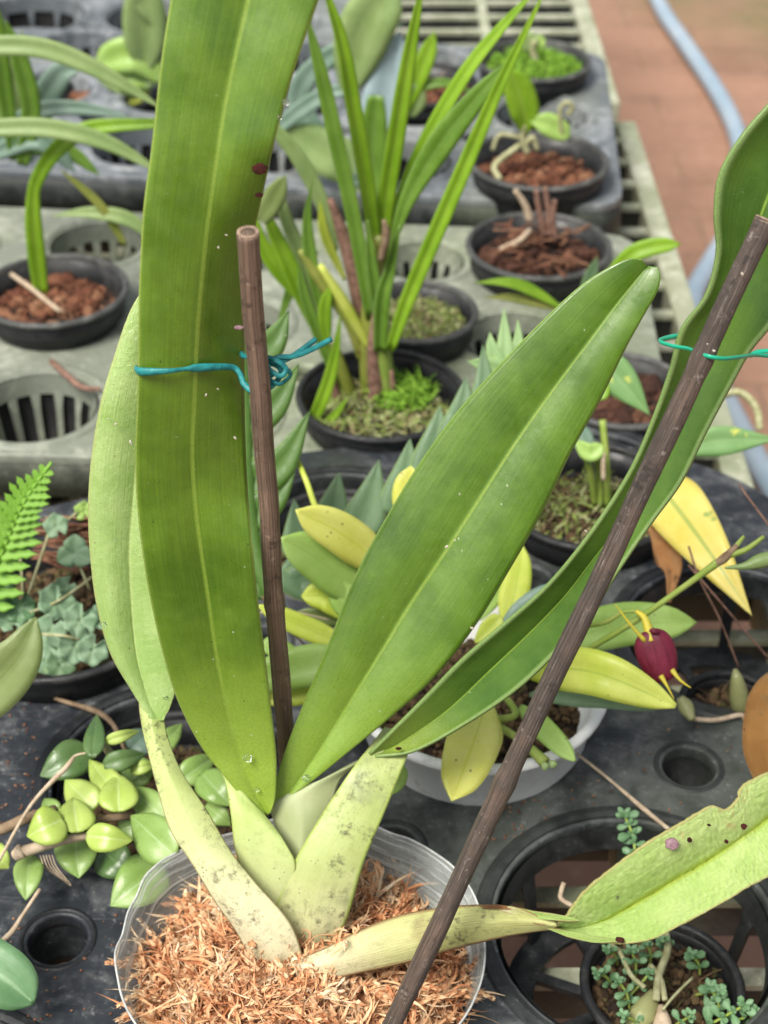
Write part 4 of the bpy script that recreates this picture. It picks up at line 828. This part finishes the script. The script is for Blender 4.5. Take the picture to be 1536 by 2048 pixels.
# --- small orchid in the white pot
e = plant('small_orchid', (wp[0], wp[1], .02), 'small orchid with yellow and light green oblong leaves in the white pot', 'orchid')
def wl(pts, w, mt, d, pr=PT, label=None, **k):
    dd = d if isinstance(d, (tuple, list)) else [d] * len(pts)
    return blade(e, [D(x, y, z) for (x, y), z in zip(pts, dd)], prof(pr, w), M[mt], segs=24, fold=.1, th=.0007, label=label, wav=.06, **k)
OB = (.12, .5, .8, .98, 1, .96, .85, .6, .02)
wl([(800, 1160), (690, 1072), (591, 1020)], 84, 'yellow', (.66, .645, .635), OB, 'yellow leaf with a dark blotch')
wl([(845, 1080), (818, 1000), (822, 932)], 66, 'yellow', .66, OB)
wl([(735, 1215), (650, 1128), (562, 1075)], 92, 'fresh', (.66, .65, .64), OB)
wl([(695, 1240), (690, 1190), (712, 1145)], 62, 'fresh', .655, OB)
wl([(705, 1245), (660, 1195), (603, 1192)], 62, 'yellow_green', .658, OB)
wl([(720, 1300), (610, 1255), (515, 1210)], 46, 'yellow_green', .65, OB)
wl([(720, 1310), (600, 1335), (480, 1365)], 84, 'fresh', .63, OB); wl([(690, 1370), (600, 1385), (520, 1400)], 50, 'yellow_green', .635, OB)
wl([(975, 1400), (945, 1490), (903, 1602)], 108, 'yellow', (.64, .60, .585), OB)
wl([(1050, 1335), (1190, 1345), (1352, 1412)], 92, 'yellow_green', (.625, .60, .59), (.4, .7, .95, 1, 1, .95, .8, .55, .1), roll=8)
wl([(1060, 1390), (1200, 1385), (1345, 1410)], 62, 'weed', (.635, .612, .60), OB)
wl([(1105, 1290), (1240, 1250), (1393, 1245)], 88, 'fresh', (.66, .665, .67), OB)
wl([(1010, 1260), (1030, 1180), (1045, 1090)], 60, 'yellow_green', .68, OB)
wl([(990, 1290), (1060, 1220), (1130, 1170)], 62, 'blue_green', .67, OB)
wl([(950, 1285), (985, 1250), (1003, 1232)], 38, 'yellow_green', .655, OB)
wl([(1040, 1415), (1095, 1465), (1150, 1522)], 46, 'fresh', (.64, .62, .61), (.3, .6, .85, 1, 1, .95, .85, .6, .1))
wl([(780, 1590), (800, 1560), (808, 1530)], 26, 'fresh', .59, OB)
wl([(1000, 1400), (1020, 1320), (1060, 1290)], 50, 'yellow_green', .65, OB)
def wt(pts, r, mt='stem', name='stem'):
    P = [D(*q_) for q_ in pts]; return tube(name, P, [px(P[0], z) for z in r] if isinstance(r, (list, tuple)) else px(P[0], r), M[mt], e)
wt([(585, 895, .67), (612, 960, .66), (650, 1050, .66), (760, 1190, .66)], (4, 6, 6, 6), 'yellow_green'); wt([(583, 892, .67), (585, 900, .67)], 6, 'straw')
wt([(985, 1445, .64), (1040, 1480, .62), (1090, 1525, .61)], (8, 8, 12)); wt([(1000, 1380, .66), (1030, 1430, .63), (960, 1440, .65)], 7)
for x, y in ((1090, 1532), (1106, 1528)): p = D(x, y, .608); patch(e, 'bud_scar', p, px(p, 8), M['strap_pale'], 1, .6)
wt([(1090, 1345, .64), (1160, 1308, .625), (1270, 1242, .61), (1380, 1165, .60), (1435, 1125, .595)], (6, 6, 6, 6, 8)); wt([(1432, 1128, .595), (1450, 1115, .594), (1475, 1090, .593)], (7, 9, 5), 'twig', 'spent_bract')
wt([(1450, 1112, .594), (1490, 1100, .593), (1528, 1073, .592)], (7, 6, 4)); wt([(1462, 1105, .594), (1478, 1085, .593), (1488, 1072, .592)], (6, 5, 3))
wt([(1450, 1136, .592), (1490, 1132, .592), (1520, 1122, .592), (1560, 1112, .592)], (2, 8, 15, 14), 'strap_pale', 'bud')
wt([(1165, 1252, .63), (1210, 1245, .615), (1245, 1225, .61), (1275, 1222, .607)], (5, 5, 4, 4))
for P_, w_, mt_, d_ in (([(760, 1260), (700, 1190), (640, 1150)], 50, 'yellow_green', .66), ([(740, 1270), (690, 1300), (620, 1305)], 40, 'fresh', .655), ([(770, 1210), (735, 1130), (725, 1060)], 56, 'fresh', .67), ([(860, 1130), (870, 1040), (860, 980)], 50, 'yellow_green', .675), ([(1000, 1330), (1040, 1270), (1085, 1245)], 44, 'fresh', .66), ([(720, 1240), (660, 1235), (590, 1225)], 36, 'olive', .665), ([(640, 1360), (560, 1300), (520, 1290)], 44, 'fresh', .645), ([(960, 1240), (1000, 1170), (1012, 1120)], 40, 'fresh', .69)):
    wl(P_, w_, mt_, d_, OB, roll=random.uniform(-25, 25))
wt([(620, 1300, .66), (560, 1240, .655), (515, 1180, .66)], 2, 'dry_stem', 'dry_root'); wt([(660, 1240, .66), (590, 1225, .655), (520, 1225, .655)], 2, 'straw', 'dry_root')
# flower
def sac(parent):
    fl = MB(); vs = []; fs = []; uv = []; NV, NU = 22, 24; c = D(1314, 1312, .602); up = (D(1300, 1270, .602) - D(1328, 1360, .602)); hL = up.length * .58; up.normalize()
    n = (CAM - c).normalized(); sd_ = up.cross(n).normalized(); W_ = px(c, 40)
    for i in range(NV + 1):
        t = i / NV; ph = t * math.pi; rr = math.sin(ph) ** .75 * (1.0 + .12 * math.cos(ph))
        for j in range(NU):
            a = 2 * math.pi * j / NU; x = math.cos(a) * W_ * rr; zz = math.sin(a) * W_ * .5 * rr
            if t > .8 : zz = zz; 
            groove_ = 1 - .18 * max(0, 1 - abs(math.cos(a)) * 4) * (1 if math.sin(a) > 0 else 0)
            lob = -hL * .10 * max(0, (t - .75) * 4) * max(0, 1 - abs(math.cos(a)) * 3)
            vs.append(c + up * (math.cos(ph) * hL - lob) + sd_ * x + n * zz * groove_); uv.append((j / NU, t * 3))
        if i: fs += [((i - 1) * NU + j, (i - 1) * NU + (j + 1) % NU, i * NU + (j + 1) % NU, i * NU + j) for j in range(NU)]
    fl.add(vs, fs, uv); return fl.build('flower', M['petal'], parent)
fl = sac(e); fl['label'] = 'maroon pouch flower with yellow tails'
def ft(name, pts, r, mt='petal_yellow'): P = [D(*z) for z in pts]; tube(name, P, [px(P[0], z) for z in r], M[mt], fl)
ft('petal_tail', [(1290, 1282, .600), (1260, 1248, .597), (1230, 1208, .594)], (5, 3, 1)); ft('petal_tail', [(1322, 1352, .600), (1334, 1372, .598), (1348, 1398, .597)], (6, 3, 1)); ft('petal_tail', [(1344, 1340, .600), (1360, 1360, .598), (1382, 1376, .597)], (6, 3, 1))
ft('neck', [(1272, 1222, .604), (1288, 1235, .603), (1298, 1262, .602), (1302, 1284, .600)], (4, 7, 10, 8))
p = D(1308, 1262, .598); patch(fl, 'column', p, px(p, 9), M['petal'], .7, .6)
# --- variegated plant
p0 = pg(1180, 985, .018); e = plant('variegated_plant', (p0[0], p0[1], .0), 'plant with pointed green and yellow variegated leaves in the black pot at right', 'plant')
def vg(pts, w, mt, d, pr=PT, label=None, **k):
    dd = d if isinstance(d, (tuple, list)) else [d] * len(pts)
    return blade(e, [D(x, y, z) for (x, y), z in zip(pts, dd)], prof(pr, w), M[mt], segs=28, label=label, **k)
vg([(1310, 960), (1365, 1030), (1430, 1120), (1504, 1232)], 118, 'variegated', (.74, .72, .70, .69), (.3, .8, 1, .98, .88, .72, .5, .25, 0), 'large yellow leaf with a green streak')
vg([(1350, 905), (1420, 885), (1480, 880), (1560, 878)], 60, 'spotted', .76, wav=.1); vg([(1190, 715), (1235, 755), (1300, 830)], 74, 'spotted', .78)
vg([(1195, 800), (1205, 780), (1198, 740)], 30, 'strap', .78); vg([(1150, 880), (1180, 905), (1205, 890)], 36, 'fresh', .77, RD); vg([(1135, 850), (1165, 880), (1180, 930)], 46, 'blue_green', .775)
vg([(1318, 1045), (1325, 1090), (1345, 1140), (1338, 1205)], 54, 'dry_leaf', (.73, .725, .72, .715), (.5, .9, .7, .8, 1, .8, .5, .3, .1), 'shrivelled brown leaf', wav=.7, fold=.4)
vg([(1310, 1060), (1335, 1075), (1345, 1060)], 40, 'dry_leaf', .725, RD, wav=.7)
for P in ([(1215, 1015, .80), (1213, 930, .785), (1205, 840, .78)], [(1190, 1010, .80), (1182, 950, .785), (1170, 900, .775)], [(1200, 1015, .80), (1198, 940, .79), (1190, 905, .78)], [(1230, 1010, .80), (1280, 980, .77), (1330, 975, .745)]):
    PP = [D(*z) for z in P]; tube('stem', PP, px(PP[0], 7), M['stem'], e)
PP = [D(1207, 960, .775), D(1206, 905, .77)]; tube('dry_stem', PP, px(PP[0], 5), M['straw'], e)
random.seed(21)
m = MB(); cc = (p0[0], p0[1]); wisps(m, cc, .038, .002, 700, .006, .0011, .003, 1.0); m.build('moss', M['mixed_moss'], e)['kind'] = 'stuff'
# --- weeds in the wide black pot
p0 = pg(118, 1205, .018); pw = plant('fern', (p0[0] - .03, p0[1], .0), 'bright green fern frond at the left edge', 'fern')
def frond(par, P, wpx, mat, n=13):
    m = MB(); m.add(*tube_geo(P, px(P[0], 3), n=5, seg=8))
    for i in range(n):
        t = .08 + .9 * i / n; c = cr(P, t); T = (cr(P, min(1, t + .02)) - cr(P, t - .02)).normalized(); N = (CAM - c).normalized(); sd_ = T.cross(N).normalized()
        L = px(c, wpx) * (1 - t) ** .6 * (.55 + .45 * min(1, t * 6)) * random.uniform(.85, 1.12)
        for s_ in (-1, 1):
            tip = c + sd_ * s_ * L + T * L * .55 + N * L * .05 * random.uniform(-1, 1); mid = c.lerp(tip, .5) + T * L * .02
            ww = px(c, 31) * (.5 + .5 * (1 - t)); m.add(*strip_geo([c, mid, tip], [ww * .95, ww * 1.05, ww * .75, ww * 1.0, ww * .6, ww * .75, ww * .3, 0], cols=4, segs=14, fold=.15))
    return solid(m.build('frond', mat, par), .0004)
frond(pw, [D(-60, 1250, .70), D(5, 1105, .68), D(45, 1010, .67), D(103, 925, .665)], 82, M['fern'], 15)
frond(pw, [D(-60, 1200, .70), D(-45, 1100, .68), D(-25, 1020, .68)], 60, M['fern'], 9)
pw = plant('weed', (p0[0], p0[1], .0), 'clump of grey green lobed weed leaves and clovers filling the wide black pot', 'weed')
def lobed(par, c, r, mat, ang=0, tilt=(0, 0), lobes=5, depthf=.18, name='leaf'):
    n = 40; N = ((CAM - c).normalized() + Vector((tilt[0], tilt[1], 0))).normalized(); q = N.to_track_quat('Z', 'Y').to_matrix(); vs = []; fs = []; uv = []
    for i in range(5):
        for k in range(n):
            a = 2 * math.pi * k / n; sc = 1 - depthf * abs(math.sin(a * lobes / 2)) ** .6 if i == 4 else 1 - depthf * .6 * abs(math.sin(a * lobes / 2)) * (i / 4)
            if i and abs(a - 3 * math.pi / 2) < .22: sc *= .45
            rr = r * i / 4 * sc if i else r * .02
            p = Vector((rr * math.cos(a + ang), rr * math.sin(a + ang), r * .12 * math.sin(a * lobes) * (i / 4) ** 2 + r * .1 * (i / 4) ** 2))
            vs.append(c + q @ p); uv.append((.5 + .5 * i / 4 * math.cos(a), .5 + .5 * i / 4 * math.sin(a)))
        if i: fs += [((i - 1) * n + k, (i - 1) * n + (k + 1) % n, i * n + (k + 1) % n, i * n + k) for k in range(n)]
    return solid(link(name, mesh(vs, fs, uv), mat, par), .0004)
random.seed(9)
for x, y, r_, d, mt in ((40, 1215, 36, .70, 'fern'), (20, 1240, 30, .70, 'weed'), (112, 1205, 44, .70, 'weed'), (160, 1240, 40, .695, 'weed'), (100, 1262, 40, .695, 'weed'), (150, 1290, 44, .69, 'weed'), (185, 1300, 36, .69, 'weed'), (90, 1320, 36, .69, 'weed'), (60, 1262, 30, .70, 'weed'), (200, 1235, 30, .70, 'weed'), (112, 1052, 28, .72, 'weed'), (15, 1190, 26, .71, 'fern'), (168, 1022, 22, .73, 'fern'), (130, 1175, 26, .71, 'fern'), (120, 1330, 34, .688, 'succulent')):
    c = D(x, y, d); lobed(pw, c, px(c, r_), M['weed' if mt == 'fern' and y > 1100 and x > 60 else ('fresh' if mt == 'fern' and x > 100 else ('pilea' if mt == 'fern' else mt))], random.random() * 6.28, (random.uniform(-.3, .3), random.uniform(-.2, .5)), random.choice((5, 6, 7)))
for x, y, d in ((150, 1105, .715),):
    c = D(x, y, d)
    for a in (90, 210, 330):
        t_ = R(a); k = D(x + 26 * math.cos(t_), y - 24 * math.sin(t_), d); blade(pw, [c, c.lerp(k, .6), D(x + 40 * math.cos(t_), y - 36 * math.sin(t_), d)], (4, 26, 42, 46, 34, 4), M['weed'], 'leaflet', segs=10)
for P in ([(100, 1060, .72), (70, 1150, .72), (40, 1240, .72)], [(112, 1060, .72), (160, 1020, .73)], [(150, 1110, .715), (180, 1180, .72)], [(40, 1110, .72), (45, 1180, .72), (40, 1260, .72)], [(190, 1150, .72), (120, 1200, .70), (60, 1225, .70)], [(80, 1268, .69), (130, 1272, .685), (160, 1280, .69)]):
    PP = [D(*z) for z in P]; tube('stem', PP, px(PP[0], 3), M['root'], pw, n=6)
lo = plant('fleshy_leaf', D(-50, 1400, .62), 'large olive fleshy leaf poking in at the left edge above the vine', 'leaf')
blade(lo, [D(-90, 1420, .62), D(-20, 1375, .615), D(40, 1310, .61), D(72, 1235, .61)], prof((.6, .85, 1, 1, .95, .85, .65, .4, .03), 118), M['olive'], 'leaf_blade', th=.002, segs=24)
lo = plant('fleshy_leaf', D(-60, 1880, .55), 'smooth bright green fleshy leaf at the bottom left corner', 'leaf')
blade(lo, [D(-110, 1880, .55), D(-40, 1925, .548), D(20, 1965, .546), D(66, 2006, .546)], prof((.7, .9, 1, 1, 1, .98, .85, .6, .05), 118), M['pilea'], 'leaf_blade', th=.003, segs=24, fold=.25)
# coconut fibre seen in the wide pot's tray gap
random.seed(4)
m = MB()
for _ in range(60):
    a = D(random.uniform(60, 150), random.uniform(1030, 1130), .735); m.add(*tube_geo([a, a + Vector((.02, random.uniform(-.006, .006), random.uniform(-.003, .004))), a + Vector((.045, random.uniform(-.01, .01), random.uniform(-.004, .006)))], .0006, n=4, seg=4))
o = m.build('fibre', M['fibre'], pw); o['kind'] = 'stuff'
# --- waxy trailing vine
p0 = Al(-1, 0); e = plant('waxy_vine', (p0.x, p0.y, -.01), 'trailing vine with rounded waxy speckled leaves over the left socket of the dark tray', 'vine')
HL = [((178, 1500), (82, 1552), 78, 'hoya_dark', .022), ((186, 1515), (194, 1432), 42, 'hoya_dark', .034), ((212, 1482), (276, 1462), 24, 'hoya_bright', .034), ((208, 1530), (288, 1508), 42, 'hoya_dark', .030), ((240, 1598), (180, 1522), 56, 'hoya_bright', .026), ((190, 1618), (132, 1562), 66, 'hoya_bright', .024),
      ((238, 1624), (236, 1550), 78, 'hoya_bright', .030), ((155, 1665), (146, 1598), 76, 'hoya_bright', .030), ((125, 1640), (56, 1672), 80, 'hoya_bright', .034), ((175, 1672), (262, 1682), 56, 'hoya_bright', .034), ((350, 1712), (264, 1632), 92, 'hoya', .030), ((330, 1640), (262, 1575), 62, 'hoya', .022),
      ((405, 1548), (462, 1612), 66, 'hoya', .022), ((362, 1560), (430, 1512), 54, 'hoya', .018), ((318, 1500), (362, 1450), 40, 'hoya', .012), ((262, 1500), (300, 1462), 60, 'blue_green', .010), ((150, 1675), (158, 1756), 84, 'hoya', .012), ((205, 1700), (262, 1752), 78, 'hoya_dark', .006), ((325, 1730), (222, 1812), 104, 'hoya', .014), ((60, 1715), (52, 1800), 58, 'hoya', .018),
      ((-20, 1700), (16, 1735), 50, 'hoya_bright', .020), ((262, 1540), (312, 1528), 26, 'hoya_bright', .024), ((320, 1690), (380, 1640), 60, 'hoya', .014), ((415, 1610), (460, 1650), 46, 'hoya', .012), ((240, 1660), (300, 1640), 56, 'hoya', .010), ((300, 1560), (240, 1520), 60, 'hoya', .014), ((340, 1660), (390, 1700), 60, 'hoya', .006), ((110, 1630), (90, 1600), 40, 'hoya', .010), ((395, 1690), (440, 1730), 50, 'hoya_dark', .002)]
HP = (.25, .78, .98, 1, .93, .8, .6, .32, .0)
random.seed(2)
for (b0, t0, wd, mt, z) in HL:
    a, b = G(b0[0], b0[1], z), G(t0[0], t0[1], z - .002); mid = a.lerp(b, .5) + (CAM - a).normalized() * .0035
    blade(e, [a, mid, b], prof(HP, wd), M[mt], th=.0014, segs=16, cols=8, fold=.06, roll=random.uniform(-14, 14))
def gt(par, pts, r, mt, name='stem', **k):
    P = [G(*z) for z in pts]; return tube(name, P, [px(P[0], z) for z in r] if isinstance(r, (tuple, list)) else px(P[0], r), M[mt], par, **k)
gt(e, [(-30, 1672, .020), (20, 1652, .026), (50, 1638, .028), (110, 1620, .022)], 11, 'twig'); gt(e, [(36, 1708, .026), (90, 1690, .026), (150, 1676, .026), (210, 1668, .022)], (13, 11, 9, 6), 'straw'); gt(e, [(190, 1640, .018), (250, 1632, .018), (290, 1620, .016)], 8, 'twig')
gt(e, [(30, 1712, .026), (44, 1702, .028)], (12, 16), 'straw'); gt(e, [(195, 1470, .03), (215, 1500, .02), (235, 1520, .01)], 8, 'root')
random.seed(14)
for k in range(5): gt(e, [(80 + k * 6, 1710, .022), (90 + k * 6, 1735, .018), (110 + k * 8, 1750 + k * 5, .012), (128, 1762, .006)], 1.2, 'straw', 'aerial_root', n=5)
# --- loose bits on the tray
def loose(name, label, cat, pts, r, mt, grp=None):
    P = [G(*z) for z in pts]; t = tube(name, P, [px(P[0], z) for z in r] if isinstance(r, (tuple, list)) else px(P[0], r), M[mt], None, origin=P[0], n=8, jit=.15); return tag(t, label, cat, grp)
gr_ = 'dry stalks lying over the trays'
loose('dry_stalk', 'pale dry flower stalk crossing the left side of the vine', 'stalk', [(-40, 1790, .03), (0, 1718, .034), (62, 1610, .040), (132, 1535, .045), (150, 1512, .046), (172, 1506, .047)], (3.5, 3.5, 4, 6, 3, 2), 'straw', gr_)
loose('dry_stalk', 'short pale forked dry stalk at the left edge below the vine', 'stalk', [(-20, 1900, .012), (20, 1868, .014), (44, 1832, .016), (80, 1778, .02)], (4, 6, 4, 4), 'straw', gr_)
loose('dry_stalk', 'thin pale dry stalk between the white pot and the old leaf', 'stalk', [(1152, 1506, .012), (1220, 1560, .004), (1290, 1620, .004), (1352, 1670, .004)], (3, 3, 5, 3), 'straw', gr_)
loose('dry_stalk', 'brown rooty twig on the dark tray above the vine', 'stalk', [(78, 1380, .004), (120, 1400, .004), (190, 1422, .004), (225, 1448, .006), (250, 1500, .008)], (4, 4, 6, 5, 4), 'twig', gr_)
loose('dry_stalk', 'curved brown stem lying by the empty hole of the middle tray at left', 'stalk', [(102, 722, -.008), (135, 752, -.008), (165, 775, -.008), (202, 778, -.008)], (6, 7, 6, 4), 'dry_stem', gr_)
for lb, P in (('thin upright dry grass stalk right of the variegated leaf', [(1377, 1092, .66), (1400, 1160, .66), (1440, 1240, .67), (1478, 1335, .68)]), ('thin dry grass stalk slanting past the flower stem tip', [(1377, 1130, .66), (1420, 1180, .66), (1480, 1250, .67), (1540, 1320, .68)]), ('thin dry grass stalk at the upper right edge near the bud', [(1478, 968, .66), (1500, 1000, .66), (1560, 1080, .66)])):
    PP = [D(*z) for z in P]; tag(tube('dry_stalk', PP, px(PP[0], 2.2), M['dry_stem'], None, origin=PP[0], n=6), lb, 'stalk', gr_)
# curved pale root at right
PP = [D(1440, 790, .86), D(1480, 785, .86), D(1512, 815, .86), D(1520, 860, .86)]
tag(tube('aerial_root', PP, px(PP[0], 8), M['root'], None, origin=PP[0]), 'pale curved aerial root beside the bench edge at right', 'root')
# blue hose on the ground
hp = [(1290, -60), (1325, 20), (1372, 90), (1432, 180), (1472, 260), (1486, 340), (1478, 430), (1425, 520), (1385, 600), (1400, 700), (1450, 800), (1510, 915), (1600, 1060)]
hp = [G(x, y, GZ + .018) for x, y in hp]
tag(tube('hose', hp, .0125, M['hose'], None, origin=hp[0], n=16, seg=10), 'pale blue garden hose snaking over the brick ground at right', 'hose')
random.seed(31)
m = MB(); V_, F_2 = ico_geo()
for _ in range(260):
    x, y = random.choice(((random.uniform(0, 300), random.uniform(1830, 2040)), (random.uniform(0, 80), random.uniform(1400, 1650)), (random.uniform(1000, 1500), random.uniform(1440, 1640)), (random.uniform(960, 1100), random.uniform(1600, 1700))))
    p = G(x, y, .0006); rr = random.uniform(.0002, .0007)
    if any(math.hypot(p.x - bx, p.y - by) < br + .002 for bx, by, br in bigA + smallA): continue
    m.add([p + Vector((v_.x * rr * random.uniform(.6, 1.6), v_.y * rr, v_.z * rr * .6)) for v_ in V_], F_2)
cr_ = m.build('crumbs', M['fibre'], None, False, origin=G(600, 1700, 0)); tag(cr_, 'fine brown potting crumbs scattered on the dark tray', 'crumbs', kind='stuff')
# --- bulb and leaf at the right
p0 = pg(1462, 1410, -.006); e = plant('bulb_plant', (p0[0], p0[1], -.01), 'small plant with a fat green bulb in the small black pot at right', 'plant')
P = [D(1478, 1425, .69), D(1478, 1395, .685), D(1474, 1360, .68), D(1470, 1338, .68)]; tube('pseudobulb', P, [px(P[0], z) for z in (14, 19, 13, 4)], M['bulb'], e, n=14)
P = [D(1385, 1440, .665), D(1372, 1415, .67), D(1360, 1395, .67)]; tube('pseudobulb', P, [px(P[0], z) for z in (6, 16, 8)], M['bulb'], e, n=14)
gt(e, [(1385, 1438, .002), (1430, 1440, .004), (1480, 1430, .004), (1490, 1438, .002)], 5, 'straw', 'root')
lo = plant('withered_leaf', D(1560, 1560, .6), 'orange brown spotted leaf cut off by the right edge of the photo', 'leaf')
blade(lo, [D(1560, 1580, .60), D(1545, 1480, .60), D(1550, 1400, .605), D(1575, 1335, .61)], prof((.7, .85, 1, 1, .95, .9, .75, .5, .1), 116), M['orange_leaf'], 'leaf_blade', th=.0015, segs=20)
# --- tiny leaved weeds
def sprig(par, base, tip, n, lpx, mat='pilea'):
    P = [base, base.lerp(tip, .5) + Vector((.001, 0, .001)), tip]; tube('stem', P, px(base, 3), M['stem'], par, n=6)
    m = MB()
    for i in range(n):
        t = (i + .6) / n; c = cr(P, t); T = (tip - base).normalized(); N = (CAM - c).normalized(); sd_ = T.cross(N).normalized()
        for s_ in (-1, 1):
            for kk in range(2):
                L = px(c, lpx) * random.uniform(.7, 1.15) * (1 - .3 * t); dr = (sd_ * s_ * random.uniform(.7, 1) + T * random.uniform(-.2, .8) + N * random.uniform(-.2, .5)).normalized() if kk == 0 else (sd_ * s_ * random.uniform(.2, .7) + T * random.uniform(.2, 1) + N * .6).normalized()
                if kk: L *= .6
                m.add(*strip_geo([c, c + dr * L * .55 + N * L * .06, c + dr * L], [q_ * L * .52 for q_ in (.15, .3, .7, .95, 1, .85, .05)], cols=4, segs=8, fold=.12))
    L = px(tip, lpx) * .5
    for k in range(4):
        a = k * 1.57 + random.random(); dr = (Vector((math.cos(a), math.sin(a), .5))).normalized(); m.add(*strip_geo([tip, tip + dr * L * .5, tip + dr * L], [q_ * L * .6 for q_ in (.2, .7, 1, .85, .05)], cols=4, segs=6, fold=.1))
    return solid(m.build('leaves', M[mat], par), .0004)
random.seed(8)
e = plant('small_weed', G(1262, 1700, -.01), 'tiny-leaved weed sprig growing at the rim of the socket beside the old leaf', 'weed', 'tiny-leaved weeds')
sprig(e, G(1272, 1722, .004), G(1248, 1628, .012), 5, 36); sprig(e, G(1275, 1730, .004), G(1310, 1700, .010), 2, 30)
e = plant('small_weed', G(1325, 1965, -.02), 'tiny-leaved weeds sprouting in the small black pot at the bottom right', 'weed', 'tiny-leaved weeds')
for a, b, n, l in (((1235, 1930), (1215, 1900), 2, 30), ((1270, 1960), (1262, 1900), 3, 32), ((1225, 1975), (1195, 1945), 2, 32), ((1260, 2020), (1235, 1960), 3, 30), ((1300, 1930), (1290, 1885), 2, 28), ((1400, 1950), (1382, 1910), 2, 34), ((1440, 2040), (1420, 1975), 3, 40), ((1400, 2060), (1490, 2010), 4, 40), ((1350, 2050), (1385, 2030), 3, 26), ((1280, 2060), (1245, 2030), 2, 30), ((1240, 2010), (1300, 1945), 3, 24), ((1440, 2050), (1520, 2030), 3, 34), ((1330, 1900), (1320, 1880), 2, 26), ((1390, 1990), (1440, 1985), 2, 30)):
    sprig(e, G(a[0], a[1], -.016), G(b[0], b[1], -.006 + .006 * random.random()), n, l)
e = plant('mossy_stub', G(1300, 2040, -.02), 'mossy grey bulb stub with bare twigs in the small pot at the bottom right', 'plant')
P = [G(1262, 2075, -.018), G(1285, 2030, -.012), G(1310, 1985, -.010)]; tube('pseudobulb', P, [px(P[0], z) for z in (16, 26, 12)], M['bulb'], e, n=14, jit=.15)
P = [G(1320, 2090, -.016), G(1325, 2050, -.012), G(1322, 2010, -.010)]; tube('pseudobulb', P, [px(P[0], z) for z in (20, 20, 6)], M['straw'], e, n=14)
for P, rr in (([(1312, 2000), (1318, 1950), (1335, 1900), (1330, 1860)], 8), ([(1290, 1975), (1262, 1950), (1240, 1905), (1222, 1890)], 5), ([(1325, 2020), (1350, 1990), (1385, 1955)], 3), ([(1330, 2000), (1322, 1960), (1300, 1930)], 6)):
    gt(e, [(x, y, -.006) for x, y in P], rr, 'root', 'twig')
tag(tube('dry_stalk', [D(1165, 1822, .60), D(1125, 1800, .60), D(1122, 1785, .60), D(1128, 1765, .60)], px(D(1125, 1800, .60), 5), M['straw'], None, origin=D(1165, 1822, .60), n=8), 'short crooked dry stalk beside the bend of the old leaf', 'stalk', gr_)
print('objects', len(bpy.data.objects))
